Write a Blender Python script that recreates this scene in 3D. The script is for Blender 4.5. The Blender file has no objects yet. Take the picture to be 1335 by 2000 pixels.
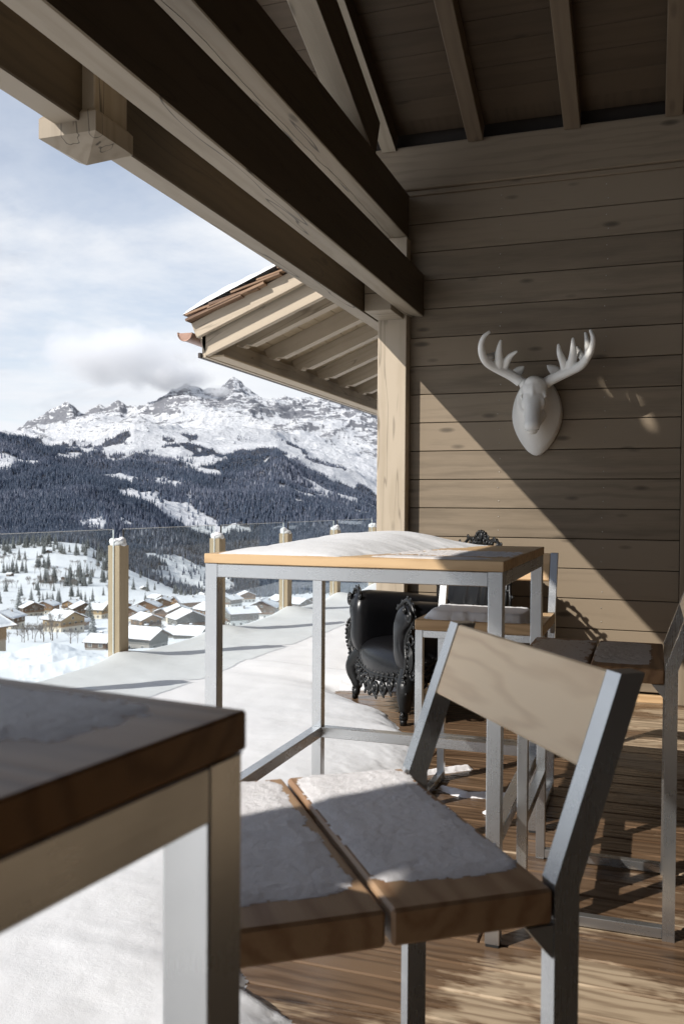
import bpy, bmesh, math, random
import numpy as np
from mathutils import Vector, Matrix, noise as mnoise

R = math.radians
SC = bpy.context.scene
COL = SC.collection
random.seed(7)

# ------------------------------------------------------------------ node helpers
def new_mat(name):
    m = bpy.data.materials.new(name); m.use_nodes = True
    nt = m.node_tree; nt.nodes.clear()
    out = nt.nodes.new('ShaderNodeOutputMaterial')
    return m, nt, out

class NB:
    def __init__(s, nt): s.nt = nt
    def n(s, t, **k):
        x = s.nt.nodes.new(t)
        for a, b in k.items(): setattr(x, a, b)
        return x
    def link(s, a, b): s.nt.links.new(a, b)
    def put(s, sock, v):
        if isinstance(v, bpy.types.NodeSocket): s.link(v, sock)
        elif v is not None: sock.default_value = v
    def attr(s, name): return s.n('ShaderNodeAttribute', attribute_name=name)
    def math(s, op, a, b=None, c=None, clamp=False):
        x = s.n('ShaderNodeMath', operation=op); x.use_clamp = clamp
        s.put(x.inputs[0], a)
        if b is not None: s.put(x.inputs[1], b)
        if c is not None: s.put(x.inputs[2], c)
        return x.outputs[0]
    def vmath(s, op, a, b):
        x = s.n('ShaderNodeVectorMath', operation=op); s.put(x.inputs[0], a); s.put(x.inputs[1], b)
        return x.outputs[0]
    def noise(s, vec, scale=5, detail=4, rough=.55, dist=0):
        x = s.n('ShaderNodeTexNoise'); s.put(x.inputs['Vector'], vec)
        x.inputs['Scale'].default_value = scale; x.inputs['Detail'].default_value = detail
        x.inputs['Roughness'].default_value = rough; x.inputs['Distortion'].default_value = dist
        return x.outputs['Fac']
    def ramp(s, fac, stops, interp='LINEAR'):
        x = s.n('ShaderNodeValToRGB'); s.put(x.inputs[0], fac); cr = x.color_ramp; cr.interpolation = interp
        while len(cr.elements) > 1: cr.elements.remove(cr.elements[-1])
        for i, (p, c) in enumerate(stops):
            e = cr.elements[0] if i == 0 else cr.elements.new(p)
            e.position = p; e.color = (c[0], c[1], c[2], 1) if not isinstance(c, (int, float)) else (c, c, c, 1)
        return x.outputs[0]
    def mix(s, fac, a, b, blend='MIX'):
        x = s.n('ShaderNodeMix', data_type='RGBA', blend_type=blend)
        s.put(x.inputs[0], fac)
        for i, v in ((6, a), (7, b)):
            if isinstance(v, tuple) and len(v) == 3: v = (*v, 1)
            s.put(x.inputs[i], v)
        return x.outputs[2]
    def sep(s, v):
        x = s.n('ShaderNodeSeparateXYZ'); s.put(x.inputs[0], v); return x.outputs
    def comb(s, a, b, c):
        x = s.n('ShaderNodeCombineXYZ')
        for i, v in enumerate((a, b, c)): s.put(x.inputs[i], v)
        return x.outputs[0]
    def bump(s, h, strength=.3, dist=.01, normal=None):
        x = s.n('ShaderNodeBump'); s.put(x.inputs['Height'], h)
        x.inputs['Strength'].default_value = strength; x.inputs['Distance'].default_value = dist
        if normal is not None: s.link(normal, x.inputs['Normal'])
        return x.outputs[0]
    def bsdf(s, out, color, rough=.6, metal=0., normal=None, spec=.5, **k):
        p = s.n('ShaderNodeBsdfPrincipled')
        if isinstance(color, tuple) and len(color) == 3: color = (*color, 1)
        s.put(p.inputs['Base Color'], color); s.put(p.inputs['Roughness'], rough); s.put(p.inputs['Metallic'], metal)
        p.inputs['Specular IOR Level'].default_value = spec
        if normal is not None: s.link(normal, p.inputs['Normal'])
        for a, b in k.items(): s.put(p.inputs[a.replace('_', ' ')], b)
        s.link(p.outputs[0], out.inputs[0]); return p

def wood(name, light, dark, freq=150., fig=.5, rough=.62, knots=.5, vary=.25, wet=0., bump=.35, grain=.5, warp=.02, crack=0., spec=.35):
    """solid wood: growth rings around an axis along gc.x, so faces show grain and ends show rings"""
    m, nt, out = new_mat(name); b = NB(nt)
    g = b.attr('gc').outputs['Vector']; sx = b.sep(g)
    tone = b.attr('tone').outputs['Fac']
    gl = b.comb(b.math('MULTIPLY', sx[0], 1.6), b.math('MULTIPLY', sx[1], 9.), b.math('MULTIPLY', sx[2], 9.))
    nz = b.noise(gl, 1.0, 3, .5)
    rad = b.math('SQRT', b.math('ADD', b.math('MULTIPLY', sx[1], sx[1]), b.math('MULTIPLY', sx[2], sx[2])))
    rr = b.math('ADD', rad, b.math('MULTIPLY', nz, warp * 6))
    kv = b.comb(b.math('MULTIPLY', sx[0], 1.9), b.math('MULTIPLY', sx[1], 6.), b.math('MULTIPLY', sx[2], 6.))
    vor = b.n('ShaderNodeTexVoronoi'); b.link(kv, vor.inputs['Vector']); vor.inputs['Scale'].default_value = 1.0
    kd = vor.outputs['Distance']
    kn = b.ramp(kd, [(0., 1.), (.07, .75), (.13, 0.)])
    rr = b.math('ADD', rr, b.math('MULTIPLY', b.ramp(kd, [(0., 1.), (.35, 0.)], 'EASE'), .012))
    ring = b.math('SINE', b.math('MULTIPLY', rr, freq))
    ring = b.math('MULTIPLY_ADD', ring, .5, .5)
    ring = b.math('POWER', ring, 1.7)
    fine = b.noise(b.comb(b.math('MULTIPLY', sx[0], 5.), b.math('MULTIPLY', sx[1], 130.), b.math('MULTIPLY', sx[2], 130.)), 1., 3, .7)
    blotch = b.noise(b.comb(b.math('MULTIPLY', sx[0], 1.2), b.math('MULTIPLY', sx[1], 5.), b.math('MULTIPLY', sx[2], 5.)), 1., 4, .6)
    f = b.math('MULTIPLY', ring, fig)
    f = b.math('ADD', f, b.math('MULTIPLY', b.math('SUBTRACT', fine, .5), grain))
    f = b.math('ADD', f, b.math('MULTIPLY', b.math('SUBTRACT', blotch, .45), .9))
    f = b.math('ADD', f, b.math('MULTIPLY', b.math('SUBTRACT', tone, .5), vary * 2), clamp=True)
    c = b.mix(f, light, dark)
    if knots:
        c = b.mix(b.math('MULTIPLY', kn, knots), c, tuple(x * .32 for x in dark))
    if crack:
        cv = b.comb(b.math('MULTIPLY', sx[0], .8), b.math('MULTIPLY', sx[1], 12.), b.math('MULTIPLY', sx[2], 12.))
        cn = b.noise(cv, 1.0, 2, .4)
        cr = b.ramp(b.math('ABSOLUTE', b.math('SUBTRACT', cn, .60)), [(0., 1.), (.006, .7), (.012, 0.)])
        c = b.mix(b.math('MULTIPLY', cr, crack), c, (.02, .014, .01))
    ro = rough
    if wet:
        geo = b.n('ShaderNodeNewGeometry').outputs['Position']; gx = b.sep(geo)
        wn = b.noise(b.comb(b.math('MULTIPLY', gx[0], 1.5), b.math('MULTIPLY', gx[1], 3.6), 0.), 1.0, 5, .65)
        wn2 = b.noise(b.comb(b.math('MULTIPLY', sx[0], 4.), b.math('MULTIPLY', sx[1], 60.), b.math('MULTIPLY', sx[2], 10.)), 1.0, 3, .6)
        # meltwater stays on the left, next to the snow
        side = b.math('MULTIPLY_ADD', gx[0], -.16, -.02)
        band = b.math('MULTIPLY', b.math('EXPONENT', b.math('MULTIPLY', b.math('POWER', b.math('ABSOLUTE', b.math('SUBTRACT', gx[1], 3.55)), 2.), -1.1)), .11)
        wm = b.math('ADD', b.math('ADD', wn, b.math('ADD', side, band)), b.math('MULTIPLY', b.math('SUBTRACT', wn2, .5), .16))
        wm = b.ramp(wm, [(.47, 0.), (.535, 1.)])
        wm = b.math('MULTIPLY', wm, wet)
        c = b.mix(wm, c, b.mix(.5, c, (.16, .075, .03), 'MULTIPLY'))
        c = b.mix(b.math('MULTIPLY', wm, .6), c, b.mix(1., c, (.38, .25, .16), 'MULTIPLY'))
        ro = b.math('SUBTRACT', rough, b.math('MULTIPLY', wm, .34))
    h = b.math('SUBTRACT', b.math('MULTIPLY', fine, .5), b.math('MULTIPLY', ring, .35))
    nrm = b.bump(h, bump, .002)
    b.bsdf(out, c, ro, 0, nrm, spec)
    return m

def steel(name, col=(.60, .59, .56), rough=.34):
    m, nt, out = new_mat(name); b = NB(nt)
    g = b.attr('gc').outputs['Vector']; sx = b.sep(g)
    fn = b.noise(b.comb(b.math('MULTIPLY', sx[0], 3.), b.math('MULTIPLY', sx[1], 380.), b.math('MULTIPLY', sx[2], 380.)), 1., 2, .6)
    sm = b.noise(g, 7., 4, .6)
    c = b.mix(b.math('MULTIPLY', b.math('SUBTRACT', sm, .35), .8, clamp=True), col, tuple(x * .72 for x in col))
    ro = b.math('ADD', b.math('MULTIPLY', fn, .06), b.math('MULTIPLY_ADD', sm, .22, rough - .16))
    nrm = b.bump(fn, .05, .0004)
    b.bsdf(out, c, ro, .92, nrm, .5)
    return m

def plain(name, col, rough=.6, metal=0., nscale=12., namt=.25, bumps=.1, spec=.4, coord='Object', bdist=.01):
    m, nt, out = new_mat(name); b = NB(nt)
    v = b.n('ShaderNodeTexCoord').outputs[coord]
    n1 = b.noise(v, nscale, 5, .6)
    c = b.mix(n1, tuple(x * (1 - namt) for x in col), tuple(min(1, x * (1 + namt)) for x in col))
    b.bsdf(out, c, rough, metal, b.bump(n1, bumps, bdist), spec)
    return m

def snow_mat(name, scale=1., grain=.6, tint=(.86, .87, .89), lumps=.14, rough=.55):
    m, nt, out = new_mat(name); b = NB(nt)
    v = b.n('ShaderNodeNewGeometry').outputs['Position']
    a = b.noise(v, 3.2 * scale, 5, .55); g1 = b.noise(v, 75 * scale, 5, .75); g2 = b.noise(v, 420 * scale, 2, .7)
    c = b.mix(a, tuple(x * .965 for x in tint), tint)
    h = b.math('ADD', b.math('MULTIPLY', g1, .7), b.math('MULTIPLY', g2, .4))
    n1 = b.bump(a, lumps, .05 / scale)
    n2 = b.bump(h, grain, .006 / scale, n1)
    p = b.bsdf(out, c, rough, 0, n2, .25)
    return m

# ------------------------------------------------------------------ scene helpers
def link(o, parent=None):
    COL.objects.link(o)
    if parent is not None: o.parent = parent
    return o

def tag(o, label=None, cat=None, group=None, kind=None):
    if label: o['label'] = label
    if cat: o['category'] = cat
    if group: o['group'] = group
    if kind: o['kind'] = kind
    return o

def thing(name, label, cat, loc=(0, 0, 0), rz=0., group=None):
    o = bpy.data.objects.new(name, None); link(o); o.empty_display_size = .1
    o.location = loc; o.rotation_euler = (0, 0, rz)
    return tag(o, label, cat, group)

def copy_tree(o, parent=None):
    c = o.copy(); link(c, parent)
    for ch in list(o.children): copy_tree(ch, c)
    return c

class MB:
    """gathers shapes into ONE mesh; carries per-vertex grain coordinates (gc) and a per-piece tone"""
    def __init__(s): s.v = []; s.f = []; s.g = []; s.t = []; s.m = []; s.sm = []
    def add(s, vs, fs, gs=None, tone=None, mat=0, smooth=False, jitter=True):
        o = len(s.v); t = random.random() if tone is None else tone
        off = (random.uniform(-9, 9), random.uniform(.03, .09) * random.choice((-1, 1)), random.uniform(.02, .07) * random.choice((-1, 1))) if jitter else (0, 0, 0)
        for i, v in enumerate(vs):
            s.v.append(tuple(v)); g = gs[i] if gs else v
            s.g.append((g[0] + off[0], g[1] + off[1], g[2] + off[2])); s.t.append(t)
        for f in fs: s.f.append(tuple(o + k for k in f)); s.m.append(mat); s.sm.append(smooth)
    def box(s, x0, x1, y0, y1, z0, z1, grain='x', c=.003, M=None, tone=None, mat=0):
        h = ((x1 - x0) / 2, (y1 - y0) / 2, (z1 - z0) / 2); m = ((x0 + x1) / 2, (y0 + y1) / 2, (z0 + z1) / 2)
        c = min(c, min(h) * .45); vs = []; idx = {}
        for sx in (-1, 1):
            for sy in (-1, 1):
                for sz in (-1, 1):
                    for ax in range(3):
                        p = [sx * (h[0] - c), sy * (h[1] - c), sz * (h[2] - c)]; p[ax] = (sx, sy, sz)[ax] * h[ax]
                        idx[(sx, sy, sz, ax)] = len(vs); vs.append(p)
        fs = []
        def face(keys):
            pts = [Vector(vs[idx[k]]) for k in keys]
            n = (pts[1] - pts[0]).cross(pts[2] - pts[0]); cen = sum(pts, Vector()) / len(pts)
            ks = [idx[k] for k in keys]
            fs.append(ks if n.dot(cen) > 0 else ks[::-1])
        for ax in range(3):
            a, b_ = [q for q in range(3) if q != ax]
            for sg in (-1, 1):
                ks = []
                for u, v in ((-1, -1), (1, -1), (1, 1), (-1, 1)):
                    q = [0, 0, 0]; q[ax] = sg; q[a] = u; q[b_] = v; ks.append((*q, ax))
                face(ks)
            for u in (-1, 1):          # edges running along ax
                for v in (-1, 1):
                    q0 = [0, 0, 0]; q0[ax] = -1; q0[a] = u; q0[b_] = v; q1 = list(q0); q1[ax] = 1
                    face([(*q0, a), (*q0, b_), (*q1, b_), (*q1, a)])
        for sx in (-1, 1):
            for sy in (-1, 1):
                for sz in (-1, 1): face([(sx, sy, sz, 0), (sx, sy, sz, 1), (sx, sy, sz, 2)])
        gs = []
        for p in vs:
            gs.append({'x': (p[0], p[1], p[2]), 'y': (p[1], p[0], p[2]), 'z': (p[2], p[0], p[1])}[grain])
        out = [Vector((p[0] + m[0], p[1] + m[1], p[2] + m[2])) for p in vs]
        if M is not None: out = [M @ p for p in out]
        s.add(out, fs, gs, tone, mat)
    def prism(s, poly, a0, a1, axis='y', grain='poly', tone=None, mat=0, M=None):
        """poly: list of 2D points, extruded along axis from a0 to a1"""
        def P(u, v, a):
            return {'y': (u, a, v), 'x': (a, u, v), 'z': (u, v, a)}[axis]
        n = len(poly); vs = [P(u, v, a0) for u, v in poly] + [P(u, v, a1) for u, v in poly]
        ar = sum(poly[i][0] * poly[(i + 1) % n][1] - poly[(i + 1) % n][0] * poly[i][1] for i in range(n))
        fl = (ar > 0) != (axis == 'y')
        fs = []
        A = list(range(n)); B = [n + i for i in range(n)]
        fs.append(A[::-1] if fl else A); fs.append(B if fl else B[::-1])
        for i in range(n):
            j = (i + 1) % n; q = [A[i], A[j], B[j], B[i]]
            fs.append(q if fl else q[::-1])
        gs = [(v[2], v[0], v[1]) if grain == 'z' else (v[0], v[1], v[2]) if grain == 'x' else (v[1], v[0], v[2]) for v in vs]
        if M is not None: vs = [M @ Vector(v) for v in vs]
        s.add(vs, fs, gs, tone, mat)
    def tube(s, pts, rad, seg=8, closed=False, cap=True, smooth=True, squash=1., mat=0, tone=None):
        n = len(pts); P = [Vector(p) for p in pts]
        if not hasattr(rad, '__len__'): rad = [rad] * n
        T = []
        for i in range(n):
            a = P[(i - 1) % n] if (closed or i > 0) else P[i]; b_ = P[(i + 1) % n] if (closed or i < n - 1) else P[i]
            t = (b_ - a); T.append(t.normalized() if t.length > 1e-9 else Vector((0, 0, 1)))
        u = T[0].orthogonal().normalized(); vs = []; gs = []; L = 0
        for i in range(n):
            if i: L += (P[i] - P[i - 1]).length
            u = (u - T[i] * u.dot(T[i])); u = u.normalized() if u.length > 1e-6 else T[i].orthogonal().normalized()
            w = T[i].cross(u)
            for k in range(seg):
                a = 2 * math.pi * k / seg
                vs.append(P[i] + (u * math.cos(a) + w * math.sin(a) * squash) * rad[i]); gs.append((L, rad[i] * math.cos(a), rad[i] * math.sin(a)))
        fs = []
        m = n if closed else n - 1
        for i in range(m):
            for k in range(seg):
                a = i * seg + k; b_ = i * seg + (k + 1) % seg; c = ((i + 1) % n) * seg + (k + 1) % seg; d = ((i + 1) % n) * seg + k
                fs.append((a, b_, c, d))
        if cap and not closed:
            fs.append(tuple(range(seg))[::-1]); fs.append(tuple((n - 1) * seg + k for k in range(seg)))
        s.add(vs, fs, gs, tone, mat, smooth)
    def ball(s, c, r, seg=10, ring=7, scale=(1, 1, 1), M=None, mat=0):
        vs = []; fs = []
        for i in range(ring + 1):
            ph = math.pi * i / ring
            for k in range(seg):
                a = 2 * math.pi * k / seg
                p = Vector((math.sin(ph) * math.cos(a) * r * scale[0], math.sin(ph) * math.sin(a) * r * scale[1], math.cos(ph) * r * scale[2]))
                if M is not None: p = M @ p
                vs.append(p + Vector(c))
        for i in range(ring):
            for k in range(seg):
                a = i * seg + k; b_ = i * seg + (k + 1) % seg
                fs.append((a, a + seg, b_ + seg, b_))
        s.add(vs, fs, None, None, mat, True)
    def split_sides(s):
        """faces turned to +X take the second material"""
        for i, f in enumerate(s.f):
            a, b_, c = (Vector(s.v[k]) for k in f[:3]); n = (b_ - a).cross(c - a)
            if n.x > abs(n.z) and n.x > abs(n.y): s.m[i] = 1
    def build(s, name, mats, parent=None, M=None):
        me = bpy.data.meshes.new(name)
        vs = s.v if M is None else [tuple(M @ Vector(v)) for v in s.v]
        me.from_pydata(vs, [], s.f)
        at = me.attributes.new('gc', 'FLOAT_VECTOR', 'POINT'); at.data.foreach_set('vector', np.array(s.g, 'f').ravel())
        at = me.attributes.new('tone', 'FLOAT', 'POINT'); at.data.foreach_set('value', np.array(s.t, 'f'))
        if not isinstance(mats, (list, tuple)): mats = [mats]
        for m in mats: me.materials.append(m)
        me.polygons.foreach_set('material_index', s.m); me.polygons.foreach_set('use_smooth', s.sm)
        me.update()
        return link(bpy.data.objects.new(name, me), parent)

def remeshed(name, mb, mat, parent, voxel=.01, smooth=6):
    """fuse overlapping solids into one continuous skin"""
    o = mb.build(name, mat, None)
    md = o.modifiers.new('r', 'REMESH'); md.mode = 'VOXEL'; md.voxel_size = voxel
    if smooth:
        m2 = o.modifiers.new('s', 'SMOOTH'); m2.factor = .5; m2.iterations = smooth
    dg = bpy.context.evaluated_depsgraph_get(); ev = o.evaluated_get(dg)
    me = bpy.data.meshes.new_from_object(ev); me.name = name
    me.polygons.foreach_set('use_smooth', [True] * len(me.polygons))
    old = o.data; nm = o.name; bpy.data.objects.remove(o); bpy.data.meshes.remove(old)
    me.materials.clear(); me.materials.append(mat)
    o = bpy.data.objects.new(name, me)
    return link(o, parent)

def fbm(x, y, z=0., o=4):
    return mnoise.fractal(Vector((x, y, z)), 1., 2., o, noise_basis='PERLIN_ORIGINAL')

def sheet(name, mat, x0, x1, y0, y1, res, hf, parent=None, base=-.002, smooth=True):
    """snow lying on something: grid kept only where its height is positive, with its rim pulled down to the surface"""
    nx = int((x1 - x0) / res) + 1; ny = int((y1 - y0) / res) + 1
    H = [[hf(x0 + i * res, y0 + j * res) for j in range(ny)] for i in range(nx)]
    idx = {}; vs = []; fs = []
    def vid(i, j):
        if (i, j) not in idx:
            idx[(i, j)] = len(vs); h = H[i][j]
            vs.append((x0 + i * res, y0 + j * res, h if h > 0 else base))
        return idx[(i, j)]
    for i in range(nx - 1):
        for j in range(ny - 1):
            if max(H[i][j], H[i + 1][j], H[i][j + 1], H[i + 1][j + 1]) > 0:
                fs.append((vid(i, j), vid(i + 1, j), vid(i + 1, j + 1), vid(i, j + 1)))
    me = bpy.data.meshes.new(name); me.from_pydata(vs, [], fs); me.materials.append(mat)
    me.polygons.foreach_set('use_smooth', [smooth] * len(fs)); me.update()
    return link(bpy.data.objects.new(name, me), parent)

# ------------------------------------------------------------------ materials
M_BEAMLIT = wood('beam_wood_sunlit_tone', (.50, .42, .32), (.37, .30, .215), freq=120, fig=.35, knots=.5, vary=.2, warp=.015, crack=.4)  # paler copy of the beam wood: sunlight put into its colour
M_BEAM = wood('stained_beam_wood', (.33, .275, .205), (.215, .17, .115), freq=120, fig=.35, knots=.8, vary=.2, warp=.02, crack=.8)
M_BEAMSHADE = wood('beam_side_shade', (.085, .060, .034), (.05, .035, .02), freq=120, fig=.35, knots=.5, vary=.2, warp=.015, crack=.4)  # near-black copy for beam sides: their shade put into the colour
M_WALL = wood('stained_wall_planks', (.265, .208, .145), (.135, .105, .072), freq=110, fig=.3, knots=.8, vary=.32, warp=.02, grain=.6)
M_CEIL = wood('stained_roof_boards', (.10, .070, .044), (.06, .042, .026), freq=100, fig=.3, knots=.6, vary=.25)
M_RAFT = wood('rafter_stain', (.20, .15, .10), (.125, .09, .06), freq=110, fig=.3, knots=.4)
M_DECK = wood('weathered_deck_boards', (.47, .365, .25), (.175, .115, .068), freq=210, fig=.62, knots=.8, vary=.18, wet=1., rough=.6, bump=.6, grain=.7, warp=.022)
M_POST = wood('railing_post_wood', (.44, .35, .235), (.33, .25, .16), freq=120, fig=.25, knots=.3, vary=.1)
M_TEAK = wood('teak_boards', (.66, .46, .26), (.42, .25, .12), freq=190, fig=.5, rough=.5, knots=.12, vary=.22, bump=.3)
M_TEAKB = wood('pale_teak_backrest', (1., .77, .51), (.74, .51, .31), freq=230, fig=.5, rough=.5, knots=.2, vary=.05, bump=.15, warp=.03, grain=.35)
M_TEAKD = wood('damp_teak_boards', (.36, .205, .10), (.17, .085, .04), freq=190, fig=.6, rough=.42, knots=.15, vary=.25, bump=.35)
M_TEAKW = wood('weathered_teak_seat', (.42, .27, .155), (.22, .10, .045), freq=190, fig=.5, rough=.45, knots=.1, vary=.15, bump=.35)
M_INNER = wood('added_wall_dark_wood', (.10, .07, .045), (.05, .035, .022), freq=110, fig=.3, knots=.3)
M_SHING = wood('cedar_shingles', (.31, .195, .12), (.13, .075, .048), freq=160, fig=.5, knots=0, vary=.45)
M_STEEL = steel('brushed_steel', (.585, .60, .61), .30)
M_SNOW = snow_mat('snow', 1., .35)
M_SNOWF = snow_mat('fine_grained_snow', 1.6, .9, (.93, .91, .92), .2)
M_FROST = snow_mat('frost', 3., .8, (.75, .72, .71), .2)
M_BLACK = plain('black_moulded_shell', (.006, .006, .007), .30, 0, 30, .3, .05, .35)
M_BLACKC = plain('black_carved_frame', (.006, .006, .006), .34, 0, 60, .3, .2, .4)
M_RESIN = plain('white_resin', (.90, .88, .83), .45, 0, 9, .04, .04, .4)
M_DARK = plain('black_rubber', (.015, .015, .015), .7)
M_COPPER = plain('weathered_copper', (.30, .19, .145), .42, .6, 14, .35, .1)

def glass_mat():
    m, nt, out = new_mat('railing_glass'); b = NB(nt)
    ge = b.n('ShaderNodeNewGeometry'); dt = b.n('ShaderNodeVectorMath', operation='DOT_PRODUCT'); b.link(ge.outputs['Normal'], dt.inputs[0]); b.link(ge.outputs['Incoming'], dt.inputs[1])
    frs = b.math('MULTIPLY_ADD', b.math('POWER', b.math('SUBTRACT', 1., b.math('ABSOLUTE', dt.outputs['Value']), clamp=True), 5.), .96, .04)
    tr = b.n('ShaderNodeBsdfTransparent'); tr.inputs[0].default_value = (.95, .975, .97, 1)
    gl = b.n('ShaderNodeBsdfGlossy'); gl.inputs['Roughness'].default_value = .003; gl.inputs[0].default_value = (.9, .95, 1, 1)
    df = b.n('ShaderNodeBsdfDiffuse'); df.inputs[0].default_value = (.7, .8, .85, 1)
    mx = b.n('ShaderNodeMixShader'); b.link(frs, mx.inputs[0]); b.link(tr.outputs[0], mx.inputs[1]); b.link(gl.outputs[0], mx.inputs[2])
    v = b.n('ShaderNodeTexCoord').outputs['Object']
    dn = b.noise(v, 2.5, 5, .7)
    m2 = b.n('ShaderNodeMixShader'); b.put(m2.inputs[0], b.math('MULTIPLY', dn, .05)); b.link(mx.outputs[0], m2.inputs[1]); b.link(df.outputs[0], m2.inputs[2])
    b.link(m2.outputs[0], out.inputs[0]); return m
M_GLASS = glass_mat()
M_GEDGE = plain('polished_glass_edge', (.85, .90, .90), .2)

# ================================================================== THE TERRACE
YW = 6.04                      # wall plane
SL = .40                       # roof pitch
# deck floor
b = MB(); pitch = .14
y = -3.2; k = 0
while y < YW + 6.4:
    x = -3.85 + random.uniform(-2., 0)
    x1max = 2.9 if y < YW else -1.9
    while x < x1max:
        L = random.uniform(2.6, 4.2); xa = max(x, -3.85); xb = min(x + L, x1max)
        if xb - xa > .05: b.box(xa, xb - .004, y, y + pitch - .007, -.028, 0, 'x', .004)
        x += L
    y += pitch
o = b.build('deck', M_DECK); tag(o, kind='structure')
b = MB(); b.box(-3.88, 2.9, -3.2, 12.6, -.4, -.04, 'y', .01); b.box(-3.93, -3.885, -3.2, 12.6, -.36, .0, 'y', .003)
tag(b.build('deck_base', plain('deck_substructure', (.10, .08, .06))), kind='structure')

# timber wall with its planks, plate, trim
w = thing('timber_wall', 'taupe stained plank wall behind the deer head', 'wall', (0, YW, 0))
b = MB(); b.box(-1.78, 2.9, .051, .2, 0, 3.84, 'x', .002)
b.box(-2.15, -1.781, .055, .2, 2.85, 3.84, 'x', .002); b.build('wall_core', plain('wall_backing', (.03, .022, .016)), w)
b = MB(); k = -1
while k < 17:
    z0 = .063 + .1955 * k + .0025; z1 = z0 + .1955 - .005
    if z0 < 0: z0 = .055
    if k == -1: k += 1; continue
    z1 = min(z1, 3.40)
    if z1 > z0 + .02: b.box(-1.80, .165, 0, .032, z0, z1, 'x', .0025)
    k += 1
b.build('wall_planks', M_WALL, w)
b = MB(); b.box(-1.82, .165, -.014, .03, .0, .048, 'x', .003); b.build('skirting_board', M_TEAK, w)
b = MB(); b.box(-1.95, .30, -.045, .05, 3.417, 3.715, 'x', .006, tone=.35); b.box(-1.80, .30, -.02, .03, 3.383, 3.4165, 'x', .003, tone=.6)
b.build('wall_plate', M_WALL, w)
b = MB(); b.box(.168, .26, -.035, .12, .0, 3.36, 'z', .004, tone=.3); b.build('door_trim', M_WALL, w)
b = MB()
for k in range(18): b.box(.262, 2.9, .01, .03, .0025 + .1955 * k, .193 + .1955 * k, 'x', .0025)
b.build('recessed_planks', M_WALL, w)
# nail heads on the planks
b = MB()
for k in range(17):
    for x in (-1.66, -.98, -.30):
        for dz in (.05, .14):
            b.ball((x + random.uniform(-.01, .01), -.001, .063 + .1955 * k + dz), .0038, 6, 4)
b.build('nail_heads', plain('nail_steel', (.5, .47, .42), .35, .8), w)
# unseen wall added on the right to keep light out of the terrace
w2 = thing('added_side_wall', 'added plank wall blocking light on the right of the terrace', 'wall', (2.9, 0, 0))
b = MB()
for k in range(37):
    z1 = .194 + .1955 * k; ymax = min(YW - .06, 5.95 - (z1 - 3.72) / SL)
    if ymax > -3.0: b.box(0, .1, -3.3, ymax, .002 + .1955 * k, z1, 'y', .002)
b.build('wall_planks', M_INNER, w2)
w3 = thing('added_end_wall', 'added plank wall blocking light behind the camera', 'wall', (0, -3.3, 0))  # unseen wall added to darken the terrace interior
b = MB()
for k in range(38): b.box(-1.6, 2.9, -.1, 0, .002 + .1955 * k, .194 + .1955 * k, 'x', .002)
b.build('wall_planks', M_INNER, w3)

# columns
for y0, lab in ((YW - .10, 'square timber column at the end of the plank wall'), (-.57, 'assumed square timber column, out of view, that shades the near chair seat')):  # second column is unseen, assumed so its shadow falls across the near seat
    c = MB(); c.box(-1.803, -1.600, y0, y0 + .21, 0, 3.084 if y0 > 0 else 2.518, 'z', .004, tone=.25)
    tag(c.build('timber_column', M_BEAMLIT), lab, 'column')
# short cross block over the column
b = MB(); b.box(-1.801, -1.618, 5.62, YW - .105, 2.522, 2.74, 'x', .004, tone=.4)
tag(b.build('bracket_block', M_BEAM), 'short timber block under the beams at the column head', 'bracket')

def beam(name, lab, x0, x1, z0, z1, y0, y1, tone):
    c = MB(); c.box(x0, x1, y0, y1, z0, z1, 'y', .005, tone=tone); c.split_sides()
    tag(c.build(name, [M_BEAM, M_BEAMSHADE]), lab, 'beam', 'long horizontal roof beams')
beam('roof_beam', 'outermost and lowest long beam, running against the sky', -1.906, -1.805, 2.518, 2.775, -4, 12.4, .3)
beam('roof_beam', 'middle long beam that ends on the wall right of the column', -1.617, -1.504, 2.552, 2.845, -4, YW - .002, .35)
beam('roof_beam', 'upper long beam with a drying crack, resting on the column', -1.756, -1.603, 3.084, 3.383, -4, YW - .04, .3)
# the long drying crack wandering along the underside of the upper beam
b = MB(); P = []; xx = -1.70
for i in range(120):
    yv = .6 + i * .045; xx = -1.70 + .028 * fbm(yv * .9, 2.) + .004 * fbm(yv * 9, 5.); P.append((xx, yv, 3.0838))
b.tube(P, [.0009 + .0009 * abs(fbm(i * .2, 3.)) for i in range(120)], 5)
b.build('drying_crack', M_DARK, [o for o in COL.objects if 'upper long beam' in str(o.get('label', ''))][0])
# sloping truss chord above the upper beam
SL = .40
def slope_box(b, x0, x1, y0, y1, zb, h, tone=None, grain='y', c=.004):
    """box whose long axis follows the roof pitch; zb = underside height at Y=5.95"""
    a = math.atan(SL); L = (y1 - y0) / math.cos(a)
    M = Matrix.Translation((0, y1, zb + SL * (5.95 - y1))) @ Matrix.Rotation(-a, 4, 'X')
    b.box(x0, x1, -L, 0, 0, h, grain, c, M, tone)
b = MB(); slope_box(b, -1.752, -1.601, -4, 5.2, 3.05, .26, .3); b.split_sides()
tag(b.build('truss_chord', [M_BEAM, M_BEAMSHADE]), 'sloping truss chord rising from the upper long beam', 'beam')

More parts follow.
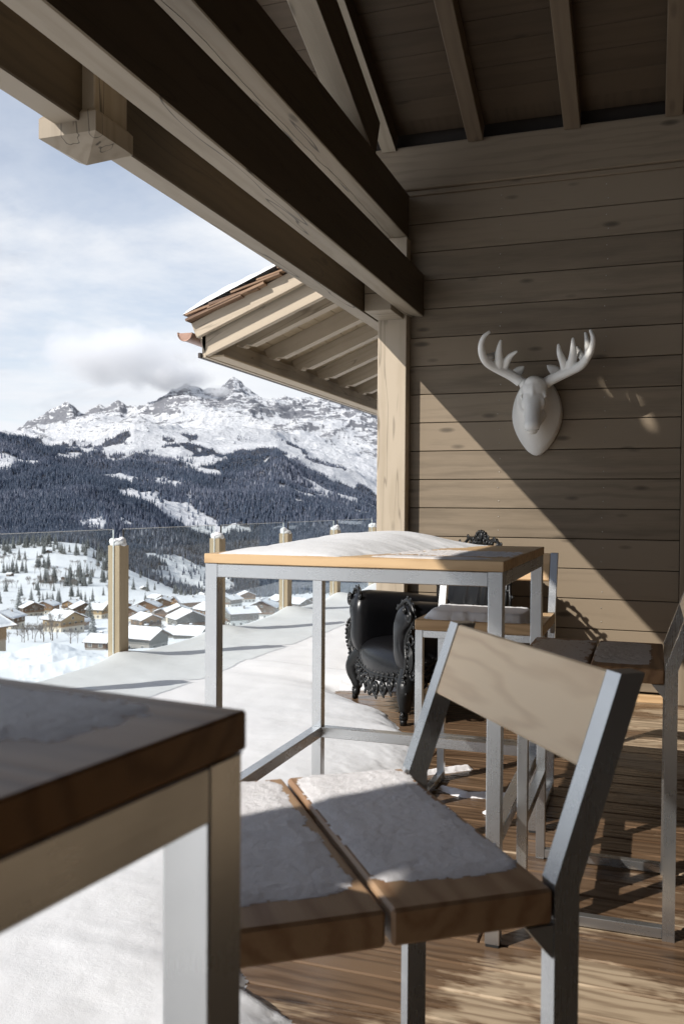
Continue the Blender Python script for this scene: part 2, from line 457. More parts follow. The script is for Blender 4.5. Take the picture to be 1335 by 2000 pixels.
# hanging post with pyramid foot
hp = thing('hanging_post', 'short square post hanging through the outer beam with a pyramid foot', 'post', (-1.855, 2.65, 2.478))
b = MB(); b.box(-.098, .098, -.098, .098, .075, 1.9, 'z', .004, tone=.4); b.build('shaft', M_BEAM, hp)
b = MB(); H = .112
vs = [(-H, -H, 0), (H, -H, 0), (H, H, 0), (-H, H, 0), (-H, -H, .066), (H, -H, .066), (H, H, .066), (-H, H, .066), (0, 0, -.062),
      (-.1, -.1, .08), (.1, -.1, .08), (.1, .1, .08), (-.1, .1, .08)]
fs = [(0, 1, 5, 4), (1, 2, 6, 5), (2, 3, 7, 6), (3, 0, 4, 7), (1, 0, 8), (2, 1, 8), (3, 2, 8), (0, 3, 8), (4, 5, 10, 9), (5, 6, 11, 10), (6, 7, 12, 11), (7, 4, 9, 12), (9, 10, 11, 12)]
b.add(vs, fs, [(v[2], v[0], v[1]) for v in vs], .5); b.build('pyramid_foot', M_BEAM, hp)

UNSEEN_OVERHANG = [(-4.1, -3.352, -4., 1.2), (-4.1, -3.802, 1.2, 2.28), (-4.1, -3.352, 2.28, 3.4), (-3.45, -3.352, 3.4, 6.06)]  # unseen overhang, extended to keep the sun off the plank wall
FLECK_SLITS = [((-3.43, 2.09), (-3.55, 1.80), .009), ((-3.388, 1.925), (-3.448, 1.777), .017), ((-3.52, 1.645), (-3.66, 1.41), .021)]  # slits shaped to throw sun flecks on the wall
# terrace roof: rafters, boards, snow on top
rf = thing('terrace_roof', 'dark board ceiling on sloping rafters over the terrace', 'roof', (0, 0, 0))
for x0 in (-3.05, -2.42, -1.795, -1.198, -.572, .045, .67, 1.3, 1.93, 2.55):
    b = MB(); slope_box(b, x0, x0 + .104, -3.9, 5.985, 3.70, .125, .45); b.split_sides(); b.build('rafter', [M_BEAM, M_BEAMSHADE] if x0 < -1.5 else M_RAFT, rf)
b = MB(); yy = -4.
while yy < 5.9:
    slope_box(b, -3.345, 2.95, yy, yy + .158, 3.838, .022, None, 'x', .0025); yy += .16
b.build('ceiling_boards', M_CEIL, rf)
b = MB(); slope_box(b, -3.35, 2.98, -4, 6.06, 3.863, .08, .5)
for x0, x1, y0, y1 in UNSEEN_OVERHANG: slope_box(b, x0, x1, y0, y1, 3.863, .08, .5)
b.build('unseen_roof_overhang', M_CEIL, rf)
# unseen sheet added at the roof edge: its slits throw three sun flecks onto the wall
vs = []; fs = []; hole = lambda x, y: any(seg_d(x, y, p, q) < w_ for p, q, w_ in FLECK_SLITS)
def seg_d(x, y, p, q):
    dx, dy = q[0] - p[0], q[1] - p[1]; t = max(0, min(1, ((x - p[0]) * dx + (y - p[1]) * dy) / (dx * dx + dy * dy)))
    return math.hypot(x - p[0] - t * dx, y - p[1] - t * dy)
cs = .0125
for i in range(36):
    for j in range(87):
        x = -3.80 + i * cs; y = 1.2 + j * cs
        if hole(x + cs / 2, y + cs / 2): continue
        o_ = len(vs)
        for a_, c_ in ((0, 0), (cs, 0), (cs, cs), (0, cs)): vs.append((x + a_, y + c_, 3.88 + SL * (5.95 - y - c_)))
        fs.append((o_, o_ + 1, o_ + 2, o_ + 3))
b = MB(); b.add(vs, fs, None, .5); b.build('fleck_sheet', M_CEIL, rf)
b = MB(); slope_box(b, -3.40, 2.9, -4, 6.02, 3.946, .22, .5, 'y', .08); b.build('snow_layer', M_SNOW, rf)

# ------------------------------------------------------------------ neighbouring eave
EY = 6.32; ES = .405
ev = thing('neighbouring_eave', 'projecting roof corner with scalloped rafters, shingles and a copper gutter', 'roof', (0, EY, 0))
def eslope(b, y0, y1, xa, xb, zoff, h, tone=None, grain='x', c=.004, extra=0.):
    """box following the eave's pitch (rising toward +X); zoff = underside height at X=-3.3"""
    a = math.atan(ES); L = (xb - xa) / math.cos(a)
    M = Matrix.Translation((xa, 0, zoff + ES * (xa + 3.3))) @ Matrix.Rotation(-a, 4, 'Y')
    b.box(0, L, y0, y1, 0, h, grain, c, M, tone)
XB = -.4
b = MB(); eslope(b, 0, .05, -3.325, XB, 2.425, .165, .2); b.build('verge_board', M_BEAMLIT, ev)
b = MB(); eslope(b, -.075, -.03, -3.37, XB, 2.575, .125, .15); eslope(b, -.03, .5, -3.37, XB, 2.615, .02, .6); b.build('barge_board', M_BEAMLIT, ev)
for i, yy in enumerate((.34, .98, 1.62, 2.26, 2.90, 3.54, 4.18, 4.82, 5.46)):
    b = MB(); a = math.atan(ES)
    M = Matrix.Translation((-3.21, yy, 2.463 + ES * (.09))) @ Matrix.Rotation(-a, 4, 'Y')
    prof = [(0, .135), (0, .05)]
    for q in range(7):
        t = math.pi * q / 6; prof.append((.05 - .028 * math.cos(t) , .03 - .022 * math.sin(t) + .02 * (q / 6 - 1) * -1))
    prof += [(.13, .0), (3.1, .0), (3.1, .135)]
    b.prism(prof, 0, .10, 'y', 'x', .5, M=M); b.build('rafter', M_BEAMLIT, ev)
b = MB(); x = -3.33
while x < XB:
    eslope(b, .02, 6., x, x + .145, 2.61, .02, None, 'y', .002); x += .148
b.build('soffit_boards', M_POST, ev)
b = MB(); b.box(-3.36, -3.325, -.0, 6., 2.405, 2.60, 'y', .003, tone=.2); b.build('fascia_board', M_BEAMLIT, ev)
b = MB(); b.box(-3.322, -3.19, .05, 5.99, 2.412, 2.43, 'y', .003, tone=.15); b.build('soffit_strip', M_POST, ev)
b = MB(); b.box(-3.385, -3.36, -.02, 6., 2.40, 2.44, 'y', .002); b.build('drip_edge', plain('drip_edge_metal', (.05, .04, .035), .4, .3), ev)
# shingles
b = MB(); a = math.atan(ES)
for row in range(15):
    xs = -3.42 + row * .19
    yy = -.12
    while yy < 5.9:
        wd = random.uniform(.09, .17); th = random.uniform(.014, .024)
        lift = random.uniform(0, .02)
        M = Matrix.Translation((xs + random.uniform(-.03, .02), yy + random.uniform(-.02, .0), 2.745 + ES * (xs + 3.3) + lift)) @ Matrix.Rotation(-a + .10 + random.uniform(-.03, .05), 4, 'Y') @ Matrix.Rotation(random.uniform(-.04, .04), 4, 'X')
        b.box(0, .42, 0, wd, 0, th, 'x', .002, M); yy += wd + .004
    if row < 2:
        M = Matrix.Translation((xs - .01, -.14, 2.715 + ES * (xs + 3.3))) @ Matrix.Rotation(-a + .05, 4, 'Y'); b.box(0, .5, 0, .16, 0, .02, 'x', .002, M)
b.build('shingles', M_SHING, ev)
b = MB(); eslope(b, -.05, 5.95, -3.37, XB, 2.70, .02, .9); b.build('underlay', plain('roof_underlay', (.10, .05, .04), .5), ev)
def esnow(x, y):
    e = min(x + 3.46 + .03 * fbm(y * 3, 1.), (y + .10 + .03 * fbm(x * 3, 5.)) * 1.6)
    if x > -2.95 and y < .25: e = min(e, .01 + .09 * fbm(x * 5, 3))
    if e <= 0: return -1
    return (2.815 + ES * (x + 3.3)) + .085 * min(1, math.sqrt(e / .3)) + .02 * fbm(x * 3, y * 3)
vs = []; fs = []; ids = {}
nx, ny = 74, 150
for i in range(nx):
    for j in range(ny):
        x = -3.47 + i * .04; yv = -.12 + j * .04; h = esnow(x, yv); zb = 2.79 + ES * (x + 3.3)
        ids[i, j] = len(vs); vs.append((x, yv, h if h > 0 else zb))
        ids[i, j, 1] = h > 0
for i in range(nx - 1):
    for j in range(ny - 1):
        if ids[i, j, 1] or ids[i + 1, j, 1] or ids[i, j + 1, 1] or ids[i + 1, j + 1, 1]:
            fs.append((ids[i, j], ids[i + 1, j], ids[i + 1, j + 1], ids[i, j + 1]))
me = bpy.data.meshes.new('snow_layer'); me.from_pydata(vs, [], fs); me.materials.append(M_SNOW); me.polygons.foreach_set('use_smooth', [True] * len(fs))
link(bpy.data.objects.new('snow_layer', me), ev)
# gutter: half round, with a rolled front lip and brackets
g = MB(); r = .062; cx, cz = -3.455, 2.585; vs = []; fs = []
N = 14
for j, yv in enumerate((-.10, 5.95)):
    for rr in (r, r - .004):
        for i in range(N + 1):
            t = math.pi + math.pi * i / N; vs.append((cx + rr * math.cos(t), yv, cz + rr * math.sin(t)))
for i in range(N):
    a0, a1 = i, i + 1; c0, c1 = 2 * (N + 1) + i, 2 * (N + 1) + i + 1
    fs += [(a0, c0, c1, a1), (a0 + N + 1, a1 + N + 1, c1 + N + 1, c0 + N + 1)]
fs.append(tuple(range(N + 1)))      # closed near end
g.add(vs, fs, None, .5, 0, False)
g.tube([(cx - r, -.10, cz), (cx - r, 5.95, cz)], .008, 8)
g.tube([(cx + (r) * math.cos(math.pi + math.pi * i / 16), -.102, cz + r * math.sin(math.pi + math.pi * i / 16)) for i in range(17)], .005, 6)
go = g.build('gutter', M_COPPER, ev)
for yv in (.2, 1.2, 2.2, 3.2, 4.2, 5.2):
    b = MB(); b.tube([(cx - r + .0, yv, cz + .004), (cx, yv, cz - r - .004), (cx + r, yv, cz), (cx + r + .05, yv, cz + .05)], .004, 6); b.build('bracket', M_COPPER, go)
# wing wall under that eave (beyond the column)
b = MB()
for k in range(14): b.box(-1.84, -1.80, YW + .07, 12.3, .002 + .1955 * k, .194 + .1955 * k, 'y', .002)
tag(b.build('wing_wall', M_WALL), 'plank wall of the wing beyond the column', 'wall')

# ------------------------------------------------------------------ snow on the deck
def snow_edge(y):
    P = [(-3.2, -.6), (1.2, -.62), (1.8, -.70), (1.97, -.80), (2.07, -.97), (2.25, -1.10), (2.6, -1.2), (3.2, -1.22), (3.9, -1.10), (4.12, -1.06), (4.35, -1.08), (4.55, -1.15), (4.80, -1.32), (5.07, -1.46),
         (5.30, -1.70), (5.45, -1.86), (5.60, -2.00), (5.66, -2.0), (5.74, -1.84), (5.82, -1.55), (5.90, -1.45), (6.0, -1.45), (13, -1.45)]
    for i in range(len(P) - 1):
        if P[i][0] <= y <= P[i + 1][0]:
            t = (y - P[i][0]) / (P[i + 1][0] - P[i][0]); t = t * t * (3 - 2 * t)
            return P[i][1] + (P[i + 1][1] - P[i][1]) * t
    return -1.45
POSTS = [2.44, 4.03, 5.62, 7.21, 8.80, 10.39, 11.98]
def deck_snow(x, y):
    e = snow_edge(y) + .012 * fbm(x * 9, y * 9, 2) - x
    if x > -1.6: e -= .02 * max(0, fbm(x * 30, y * 30, 4))
    if y > YW - .01: e = min(e, -1.845 - x)
    if e <= 0: return -1
    h = .055 * (1 - math.exp(-e / .10)) + .055 * (1 - math.exp(-e / .8))
    t = max(0, min(1, (-2.5 - x) / 1.3)); h += .010 * t * t * (3 - 2 * t)
    h += .016 * fbm(x * .9, y * .7, 1) + .006 * fbm(x * 3, y * 3, 3)
    for py in POSTS:                # drift banked against each post
        d2 = ((x + 3.62) / .20) ** 2 + ((y - py - .02) / .24) ** 2
        if d2 < 8: h += .055 * math.exp(-d2)
    d2 = ((x + 3.0) / .5) ** 2 + ((y - 5.9) / .5) ** 2
    if x < -3.66: h *= max(.0, (x + 3.87) / .21) ** .5 if x > -3.87 else 0
    return max(h, .002)
XS = -1.98
for q, (x0, x1, y0, y1, rs_) in enumerate(((-3.87, XS, -3.2, 12.5, .03), (XS, -.54, -3.2, 1.48, .03), (XS, -.60, 1.48, 6.16, .012), (XS, -1.50, 6.16, 12.5, .03))):
    o = sheet('snow_cover', M_SNOW, x0, x1 + rs_ * .9, y0, y1 + rs_ * .9, rs_, deck_snow); tag(o, kind='structure')
# thawing remnants between table and armchair
def streak(pts, w, hgt, seed):
    def f(x, y):
        best = 9
        for (xa, ya), (xb, yb) in zip(pts[:-1], pts[1:]):
            dx, dy = xb - xa, yb - ya; t = max(0, min(1, ((x - xa) * dx + (y - ya) * dy) / (dx * dx + dy * dy)))
            best = min(best, math.hypot(x - xa - t * dx, y - ya - t * dy))
        e = w * (1 + .6 * fbm(x * 8, y * 8, seed)) - best
        return hgt * min(1, e / w * 1.4) + .002 * fbm(x * 60, y * 60, seed) if e > 0 else -1
    return f
for i, (pts, wd, hg) in enumerate((([(-1.08, 3.97), (-.95, 4.08), (-.82, 4.20)], .028, .02), ([(-.86, 3.86), (-.74, 3.80), (-.62, 3.84), (-.52, 3.86)], .022, .018), ([(-.62, 3.62), (-.56, 3.60)], .02, .012))):
    xs = [p[0] for p in pts]; ys = [p[1] for p in pts]
    o = sheet('snow_remnant', M_SNOWF, min(xs) - .06, max(xs) + .06, min(ys) - .06, max(ys) + .06, .006, streak(pts, wd, hg, i))
    tag(o, ['thin ridge of leftover snow pointing away from the melting edge', 'curved strip of leftover snow on the wet boards', 'tiny crumb of leftover snow on the boards'][i], 'snow patch')

# ------------------------------------------------------------------ railing
for i, y0 in enumerate(POSTS):
    lab = ['railing post off to the near left', 'railing post behind the foreground table', 'tallest looking railing post, left of the bar table',
           'railing post behind the left end of the bar table', 'third railing post, rising behind the snow mound on the bar table', 'fourth railing post, seen right of the snow mound', 'farthest railing post, beside the column'][i]
    p = thing('railing_post', lab, 'post', (-3.70, y0 + .06, 0), 0, 'timber railing posts capped with snow')
    b = MB(); b.box(-.05, -.004, -.06, .06, -.1, .945, 'z', .003, tone=.4); b.box(.004, .05, -.06, .06, -.1, .945, 'z', .003, tone=.6); b.box(-.004, .004, -.052, .06, -.1, .943, 'z', .001, tone=.9)
    b.build('post_body', M_POST, p)
    b = MB()
    rnd = random.Random(40 + i)
    b.ball((0, 0, .955), .06, 14, 10, (1.02, 1.1, .50))
    for q in range(9): b.ball((rnd.uniform(-.035, .035), rnd.uniform(-.04, .04), .965 + rnd.uniform(-.01, .02)), rnd.uniform(.02, .034), 10, 7)
    remeshed('snow_cap', b, M_SNOW, p, .007, 3)
for i in range(6):
    ya = POSTS[i] + (.13 if i else .13); yb = POSTS[i + 1] - .005
    gp = thing('glass_panel', ['glass panel nearest the camera', 'glass panel behind the foreground table', 'glass panel left of the bar table',
        'glass panel behind the left legs of the bar table', 'glass panel behind the middle of the bar table', 'farthest glass panel, next to the column'][i], 'glass railing', (-3.70, ya, 0), 0, 'clear glass railing panels')
    L = yb - ya
    b = MB(); b.box(-.0035, .0035, .003, L - .003, .03, 1.061, 'x', .0001); b.build('pane', M_GLASS, gp)
    b = MB(); b.box(-.004, .004, 0, L, 1.061, 1.065, 'x', .0005); b.box(-.004, .004, L - .0025, L, .03, 1.061, 'x', .0004); b.build('polished_edge', M_GEDGE, gp)
    b = MB(); b.box(-.006, .006, -.012, .0, .03, 1.062, 'x', .0005); b.build('black_gasket', M_DARK, gp)

# ------------------------------------------------------------------ bar tables
def make_table(lab, loc, rz, group):
    W, D, H = .935, .99, 1.096
    t = thing('bar_table', lab, 'table', loc, rz, group)
    b = MB(); n = 7; wy = D / n
    for i in range(n):
        b.box(-W / 2, W / 2, -D / 2 + i * wy + (.0 if i == 0 else .0012), -D / 2 + (i + 1) * wy - (.0 if i == n - 1 else .0012), H - .030, H, 'x', .002)
    b.build('table_top', M_TEAK, t)
    s = .042; ins = .0025; xa, ya = W / 2 - ins, D / 2 - ins
    for sx in (-1, 1):
        for sy in (-1, 1):
            b = MB(); x0, x1 = sorted((sx * xa, sx * (xa - s))); y0, y1 = sorted((sy * ya, sy * (ya - s)))
            b.box(x0, x1, y0, y1, .008, H - .031, 'z', .002); lg = b.build('leg', M_STEEL, t)
            b = MB(); b.box(x0 + .002, x1 - .002, y0 + .002, y1 - .002, 0, .008, 'z', .001); b.build('foot_cap', M_DARK, lg)
    for sy in (-1, 1):
        b = MB(); y0, y1 = sorted((sy * (ya + .0008), sy * (ya - s))); b.box(-xa + s, xa - s, y0 + (0 if sy > 0 else .0), y1, H - .031 - s, H - .0315, 'x', .002)
        # mitred ends covering the leg heads
        b.prism([(-xa - .0004, H - .0315), (-xa + s, H - .0315), (-xa + s, H - .031 - s)], y0, y1, 'y', 'x'); b.prism([(xa + .0004, H - .0315), (xa - s, H - .031 - s), (xa - s, H - .0315)], y0, y1, 'y', 'x')
        b.build('top_rail', M_STEEL, t)
    for sx in (-1, 1):
        b = MB(); x0, x1 = sorted((sx * (xa + .0008), sx * (xa - s))); b.box(x0, x1, -ya + s, ya - s, H - .031 - s, H - .0315, 'y', .002); b.build('top_rail', M_STEEL, t)
        b = MB(); b.box(x0, x1, -ya + s, ya - s, .290, .332, 'y', .002); b.build('foot_rail', M_STEEL, t)
    b = MB(); b.box(-xa + s, xa - s, ya - s, ya + .0008, .290, .332, 'x', .002); b.build('foot_rail', M_STEEL, t)
    return t
T2 = make_table('sunlit teak and steel bar table half covered by a snow mound', (-.857, 3.005, 0), 0, 'teak topped bar tables')
T1 = copy_tree(T2); T1.location = (-.817, .185, 0); T1.rotation_euler.z = R(-8)
tag(T1, 'shaded bar table corner in the near left foreground')
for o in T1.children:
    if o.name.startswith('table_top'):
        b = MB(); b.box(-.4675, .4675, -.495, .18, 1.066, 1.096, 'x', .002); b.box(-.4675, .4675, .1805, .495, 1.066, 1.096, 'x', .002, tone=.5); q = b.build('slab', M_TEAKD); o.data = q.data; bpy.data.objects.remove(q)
# snow mound on the bar table
def mound(x, y):      # table local
    W, D = .4675, .495
    d = min(x + W - .035 - .02 * (1 + fbm(y * 6, 3)), y + D - .012 - .012 * fbm(x * 7, 1), D - .01 - y)
    right = (.12 + .14 * (y / D)) - x + .03 * fbm(x * 3, y * 8, 7)
    e = min(d, right * .9)
    if e <= 0: return -1
    h = .062 * (1 - math.exp(-d / .06)) * (1 - math.exp(-max(0, right) / .16)) * (.62 + .40 * math.exp(-((x + .02) / .18) ** 2) + .25 * (y / D))
    return h + .002 * fbm(x * 5, y * 5) if h > 0 else -1
o = sheet('snow_mound', M_SNOW, -.47, .47, -.5, .5, .009, mound); o.location = (-.857, 3.005, 1.0965)
tag(o, 'smooth mound of snow on the left half of the sunlit bar table', 'snow')
def film(cx, cy, rx, ry, th, seed, fx=10, fy=40):
    def f(x, y):
        e = 1 - (abs((x - cx) / rx) ** 3 + abs((y - cy) / ry) ** 3) + .5 * fbm(x * fx, y * fy, seed)
        e -= .25 * abs(fbm(x * 60, y * 160, seed + 1))
        return th * min(1, e * 2) if e > .05 else -1
    return f
o = sheet('frost_film', M_FROST, -.02, .46, -.49, -.30, .005, film(.24, -.415, .17, .05, .004, 3)); o.location = (-.857, 3.005, 1.0965)
tag(o, 'thin white film of frost at the shaded near edge of the bar table', 'frost')
o = sheet('frost_film', M_FROST, .05, .46, -.29, .05, .006, lambda x, y: .002 * min(1, 4 * (fbm(x * 40, y * 120, 9) - .05 + .2 * (1 - ((x - .27) / .17) ** 2 - ((y + .13) / .13) ** 2)))); o.location = (-.857, 3.005, 1.0965)
tag(o, 'speckled frost on the shaded right corner of the bar table', 'frost')
# snow on the foreground table
def E1(x, y):
    return min(.478 - y, (.41 - x) if y > .36 else (.395 - x - (.36 - y) * 1.1)) + .022 * fbm(x * 3, y * 22, 5) + .006 * fbm(x * 10, y * 50, 2)
def t1snow(x, y):
    if E1(x, y) < .012 and random.random() > .3 + E1(x, y) / .017: return -1
    return .0030 * min(1, .1 + (max(0, E1(x, y)) / .05)) + .0005 * fbm(x * 60, y * 60, 1) + .0006 * fbm(x * 150, y * 150, 1) if E1(x, y) > 0 else -1
def _old(x, y):
    e = min(.335 - x - .05 * fbm(y * 5, 2), .40 - y + .0 * x, .30) + .03 * fbm(x * 14, y * 30, 5) - (.10 if y < .05 else 0) * max(0, .05 - y) * 6
    e = min(e, (.405 - y) + .04 * fbm(x * 8, 4), (x * -.9 + y * .75 + .09) + .05 * fbm(x * 9, y * 9))
    return .013 * min(1, math.sqrt(e / .08)) + .0022 * fbm(x * 60, y * 60, 1) + .001 * fbm(x * 150, y * 150, 1) if e > 0 else -1
o = sheet('snow_crust', M_SNOWF, -.46, .46, -.45, .49, .005, t1snow, base=-.0004); o.location = (-.817, .185, 1.0965); o.rotation_euler.z = R(-8)
tag(o, 'grainy crust of snow in the shade on the foreground table', 'snow')

# ------------------------------------------------------------------ bar chairs
CW = .52; CT = .785
def make_chair(lab, loc, rz, group):
    t = thing('bar_chair', lab, 'chair', loc, rz, group)
    for i, (xa, xb) in enumerate(((-.236, -.026), (-.018, .190))):
        b = MB(); b.box(xa, xb, -CW / 2, CW / 2, CT - .044, CT, 'y', .004, tone=.4 + .1 * i); b.build('seat_board', M_TEAKW, t)
    for sy in (-1, 1):
        y0, y1 = sorted((sy * CW / 2, sy * (CW / 2 - .031)))
        b = MB(); b.box(-.226, -.195, y0, y1, .006, CT - .0445, 'z', .0015); b.box(-.225, -.196, y0 + .001, y1 - .001, 0, .006, 'z', .001); b.build('leg', M_STEEL, t)
        b = MB(); b.prism([(.192, 0), (.226, 0), (.226, CT - .002), (.316, CT + .258), (.281, CT + .258), (.192, CT + .004)], y0, y1, 'y', 'z'); b.build('back_post', M_STEEL, t)
        b = MB(); b.box(-.1945, .1915, y0 + .001, y1 - .001, .006, .036, 'x', .0015); b.build('floor_rail', M_STEEL, t)
        b = MB(); b.box(-.1945, .1915, y0 + .001, y1 - .001, CT - .0755, CT - .0455, 'x', .0015) if sy > 0 else b.prism([(.191, CT - .046), (.155, CT - .046), (.191, CT - .088)], y0 + .002, y1 - .012, 'y', 'z')
        b.build('seat_rail' if sy > 0 else 'gusset', M_STEEL, t)
    b = MB(); b.box(-.2255, -.1955, -CW / 2 + .0315, CW / 2 - .0315, .285, .315, 'y', .0015); b.build('foot_rail', M_STEEL, t)
    b = MB(); b.box(-.2255, -.1955, -CW / 2 + .0315, CW / 2 - .0315, CT - .0755, CT - .0455, 'y', .0015); b.build('seat_rail', M_STEEL, t)
    # backrest board follows the lean of the posts
    k = .09 / .255; a = math.atan(k)
    M = Matrix.Translation((.192 + k * .137 - .001, 0, CT + .138)) @ Matrix.Rotation(a, 4, 'Y')
    b = MB(); b.box(0.001, .020, -CW / 2 + .0315, CW / 2 - .0315, 0, .127, 'y', .003, M, .4); b.build('backrest', M_TEAKB, t)
    return t
CHA = make_chair('near bar chair with two snow crusted seat boards and a pale backrest', (-.414, 1.205, 0), R(36), 'steel framed bar chairs')
CHC = copy_tree(CHA); CHC.location = (-.15, 2.98, 0); CHC.rotation_euler.z = 0
tag(CHC, 'bar chair at the right edge with dark damp frosted seat boards')
CHD = copy_tree(CHA); CHD.location = (-.655, 3.80, 0); CHD.rotation_euler.z = R(90)
tag(CHD, 'bar chair tucked behind the bar table with a mound of snow on its seat')
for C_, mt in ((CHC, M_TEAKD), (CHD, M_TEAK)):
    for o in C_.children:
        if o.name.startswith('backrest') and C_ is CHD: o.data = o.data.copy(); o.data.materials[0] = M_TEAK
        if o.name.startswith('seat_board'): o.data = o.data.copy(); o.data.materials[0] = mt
def seat_snow(xa, xb, ya, yb, th, seed, r=.05, rough=.0012, e0=.0):
    def f(x, y):
        dx = max(xa + r - x, 0, x - xb + r); dy = max(ya + r - y, 0, y - yb + r)
        e = r - math.hypot(dx, dy) - e0
        e += .007 * fbm(x * 18, y * 18, seed) + .0025 * fbm(x * 110, y * 110, seed)
        if e <= 0: return -1
        if e < .003 and random.random() > .6 + e / .006: return -1
        return th * min(1, .12 + e / .03) + rough * min(1, .3 + e / .02) * 1.4 * fbm(x * 90, y * 90, seed + 2) + rough * .8 * fbm(x * 260, y * 260, seed + 3) + .001 * fbm(x * 20, y * 20, seed)
    return f
def on_chair(name, lab, cat, ch, f, res, mat, bounds=(-.236, .19, -.26, .26)):
    o = sheet(name, mat, *bounds, res, f, base=-.0003); o.location = (ch.location.x, ch.location.y, CT + .0006); o.rotation_euler.z = ch.rotation_euler.z
    return tag(o, lab, cat)
on_chair('snow_crust', 'grainy snow crust on the left seat board of the near chair', 'snow', CHA, seat_snow(-.245, -.042, -.200, .258, .0028, 1, .035, .0005), .0035, M_SNOWF, (-.236, -.026, -.26, .26))
on_chair('snow_crust', 'grainy snow crust on the right seat board of the near chair', 'snow', CHA, seat_snow(-.010, .182, -.195, .258, .0028, 5, .03, .0005), .0035, M_SNOWF, (-.018, .19, -.26, .26))
on_chair('snow_mound', 'rounded bank of snow on the seat of the chair behind the table', 'snow', CHD, seat_snow(-.222, .09, -.20, .235, .034, 8, .07), .008, M_SNOW)
def frosty(xa, xb, seed):
    def f(x, y):
        e = min(x - xa, xb - x, y + .235, .225 - y) + .02 * fbm(x * 15, y * 15, seed)
        if e <= 0: return -1
        return .0016 * (fbm(x * 55, y * 170, seed) + .22 * min(1, e / .04))
    return f
on_chair('frost_film', 'speckled frost on the left board of the right hand chair', 'frost', CHC, frosty(-.225, -.035, 2), .005, M_FROST, (-.236, -.026, -.26, .26))
on_chair('frost_film', 'thicker frost on the right board of the right hand chair', 'frost', CHC, seat_snow(-.012, .15, -.20, .235, .003, 9, .04, .0012), .005, M_FROST, (-.018, .19, -.26, .26))

# ------------------------------------------------------------------ baroque armchair
AX = Vector((.631, -.774, 0)); AC = (-1.555, 5.205)
ac = thing('armchair', 'black baroque style armchair with carved scrollwork standing at the snow edge', 'armchair', (AC[0], AC[1], 0), math.atan2(-.774, .631))
# local frame: x across the front (image left to right), y to the back, z up
def arm_profile(s):     # closed outline (x,z) of the upholstered arm on side s
    P = [(.285, .30), (.275, .40), (.272, .50), (.268, .585), (.285, .645), (.325, .690), (.375, .700), (.435, .685), (.470, .635), (.458, .585), (.418, .535), (.398, .480), (.408, .420), (.425, .370), (.415, .32), (.36, .285)]
    return [(s * x, z) for x, z in P]
def catmull(P, n=3, closed=True):
    out = []; m = len(P)
    rng = range(m) if closed else range(m - 1)
    for i in rng:
        g = (lambda q: P[q % m]) if closed else (lambda q: P[max(0, min(m - 1, q))])
        p0, p1, p2, p3 = g(i - 1), g(i), g(i + 1), g(i + 2)
        for k in range(n):
            t = k / n
            out.append(tuple(.5 * (2 * p1[c] + (p2[c] - p0[c]) * t + (2 * p0[c] - 5 * p1[c] + 4 * p2[c] - p3[c]) * t * t + (3 * p1[c] - p0[c] - 3 * p2[c] + p3[c]) * t ** 3) for c in range(len(p1))))
    if not closed: out.append(tuple(P[-1]))
    return out
def loft(b, rings, cap=True):
    n = len(rings[0]); vs = [p for r in rings for p in r]; fs = []
    for i in range(len(rings) - 1):
        for k in range(n):
            fs.append((i * n + k, i * n + (k + 1) % n, (i + 1) * n + (k + 1) % n, (i + 1) * n + k))
    if cap: fs.append(tuple(range(n))[::-1]); fs.append(tuple((len(rings) - 1) * n + k for k in range(n)))
    b.add(vs, fs, None, .5, 0, True)
b = MB()
for s in (-1, 1):
    pr_ = catmull(arm_profile(s), 3)
    cx_, cz_ = s * .345, .50
    rings = []
    for y_, sc_, dx, dz, ks in ((-.048, .30, 0, 0, 1), (-.043, .52, 0, 0, 1), (-.030, .74, 0, 0, 1), (-.008, .90, 0, 0, 1), (.030, 1.0, 0, 0, 1), (.08, 1.02, 0, 0, 1), (.18, 1.0, 0, -.004, 1), (.34, .98, -.01 * s, -.015, 1), (.48, .95, -.03 * s, -.03, 1), (.60, .90, -.06 * s, -.03, 1), (.66, .7, -.08 * s, -.03, 1)):
        rings.append([(cx_ + (x - cx_) * sc_ + dx, y_, cz_ + (z - cz_) * sc_ + dz) for x, z in pr_])
    loft(b, rings)
o = remeshed('armrest', b, M_BLACK, ac, .010, 6)
# seat cushion, front rolls down into the apron
b = MB(); rings = []
for x in np.linspace(-.33, .33, 15):
    crown = .018 * (1 - (x / .33) ** 2); bow = .05 * (1 - (x / .33) ** 2); drop = .03 * (1 - (x / .33) ** 2)
    P = [(.02 - bow, .225 - drop), (-.004 - bow, .27 - drop), (-.006 - bow, .32), (.025 - bow, .372), (.10 - bow * .5, .402 + crown), (.30, .41 + crown), (.52, .405), (.60, .39), (.60, .25), (.3, .22)]
    rings.append([(x, y_, z) for y_, z in catmull(P, 3)])
loft(b, rings)
remeshed('seat_cushion', b, M_BLACK, ac, .010, 5)
# backrest shell with three shallow flutes
b = MB(); rings = []
N = 33
for i in range(N):
    t = -1 + 2 * i / (N - 1); x = .335 * t
    top = .98 * (1 - .14 * abs(t) ** 2.4) if abs(t) < 1 else .84; yb = .565 + .10 * (1 - t * t) - .02
    fl = .016 * abs(math.sin(2.5 * math.pi * t)) * (1 - abs(t) ** 6)
    P = [(yb - fl, .36), (yb - fl + .01, .55), (yb - fl + .03, .75), (yb - fl * .6 + .055, top - .06), (yb + .085, top), (yb + .135, top - .03), (yb + .13, .7), (yb + .10, .36)]
    rings.append([(x, y_, z) for y_, z in catmull(P, 3)])
loft(b, rings)
b.ball((-.33, .60, .62), .05, 12, 8, (1, 1, 4.2)); b.ball((.33, .60, .62), .05, 12, 8, (1, 1, 4.2))
remeshed('backrest', b, M_BLACK, ac, .010, 4)
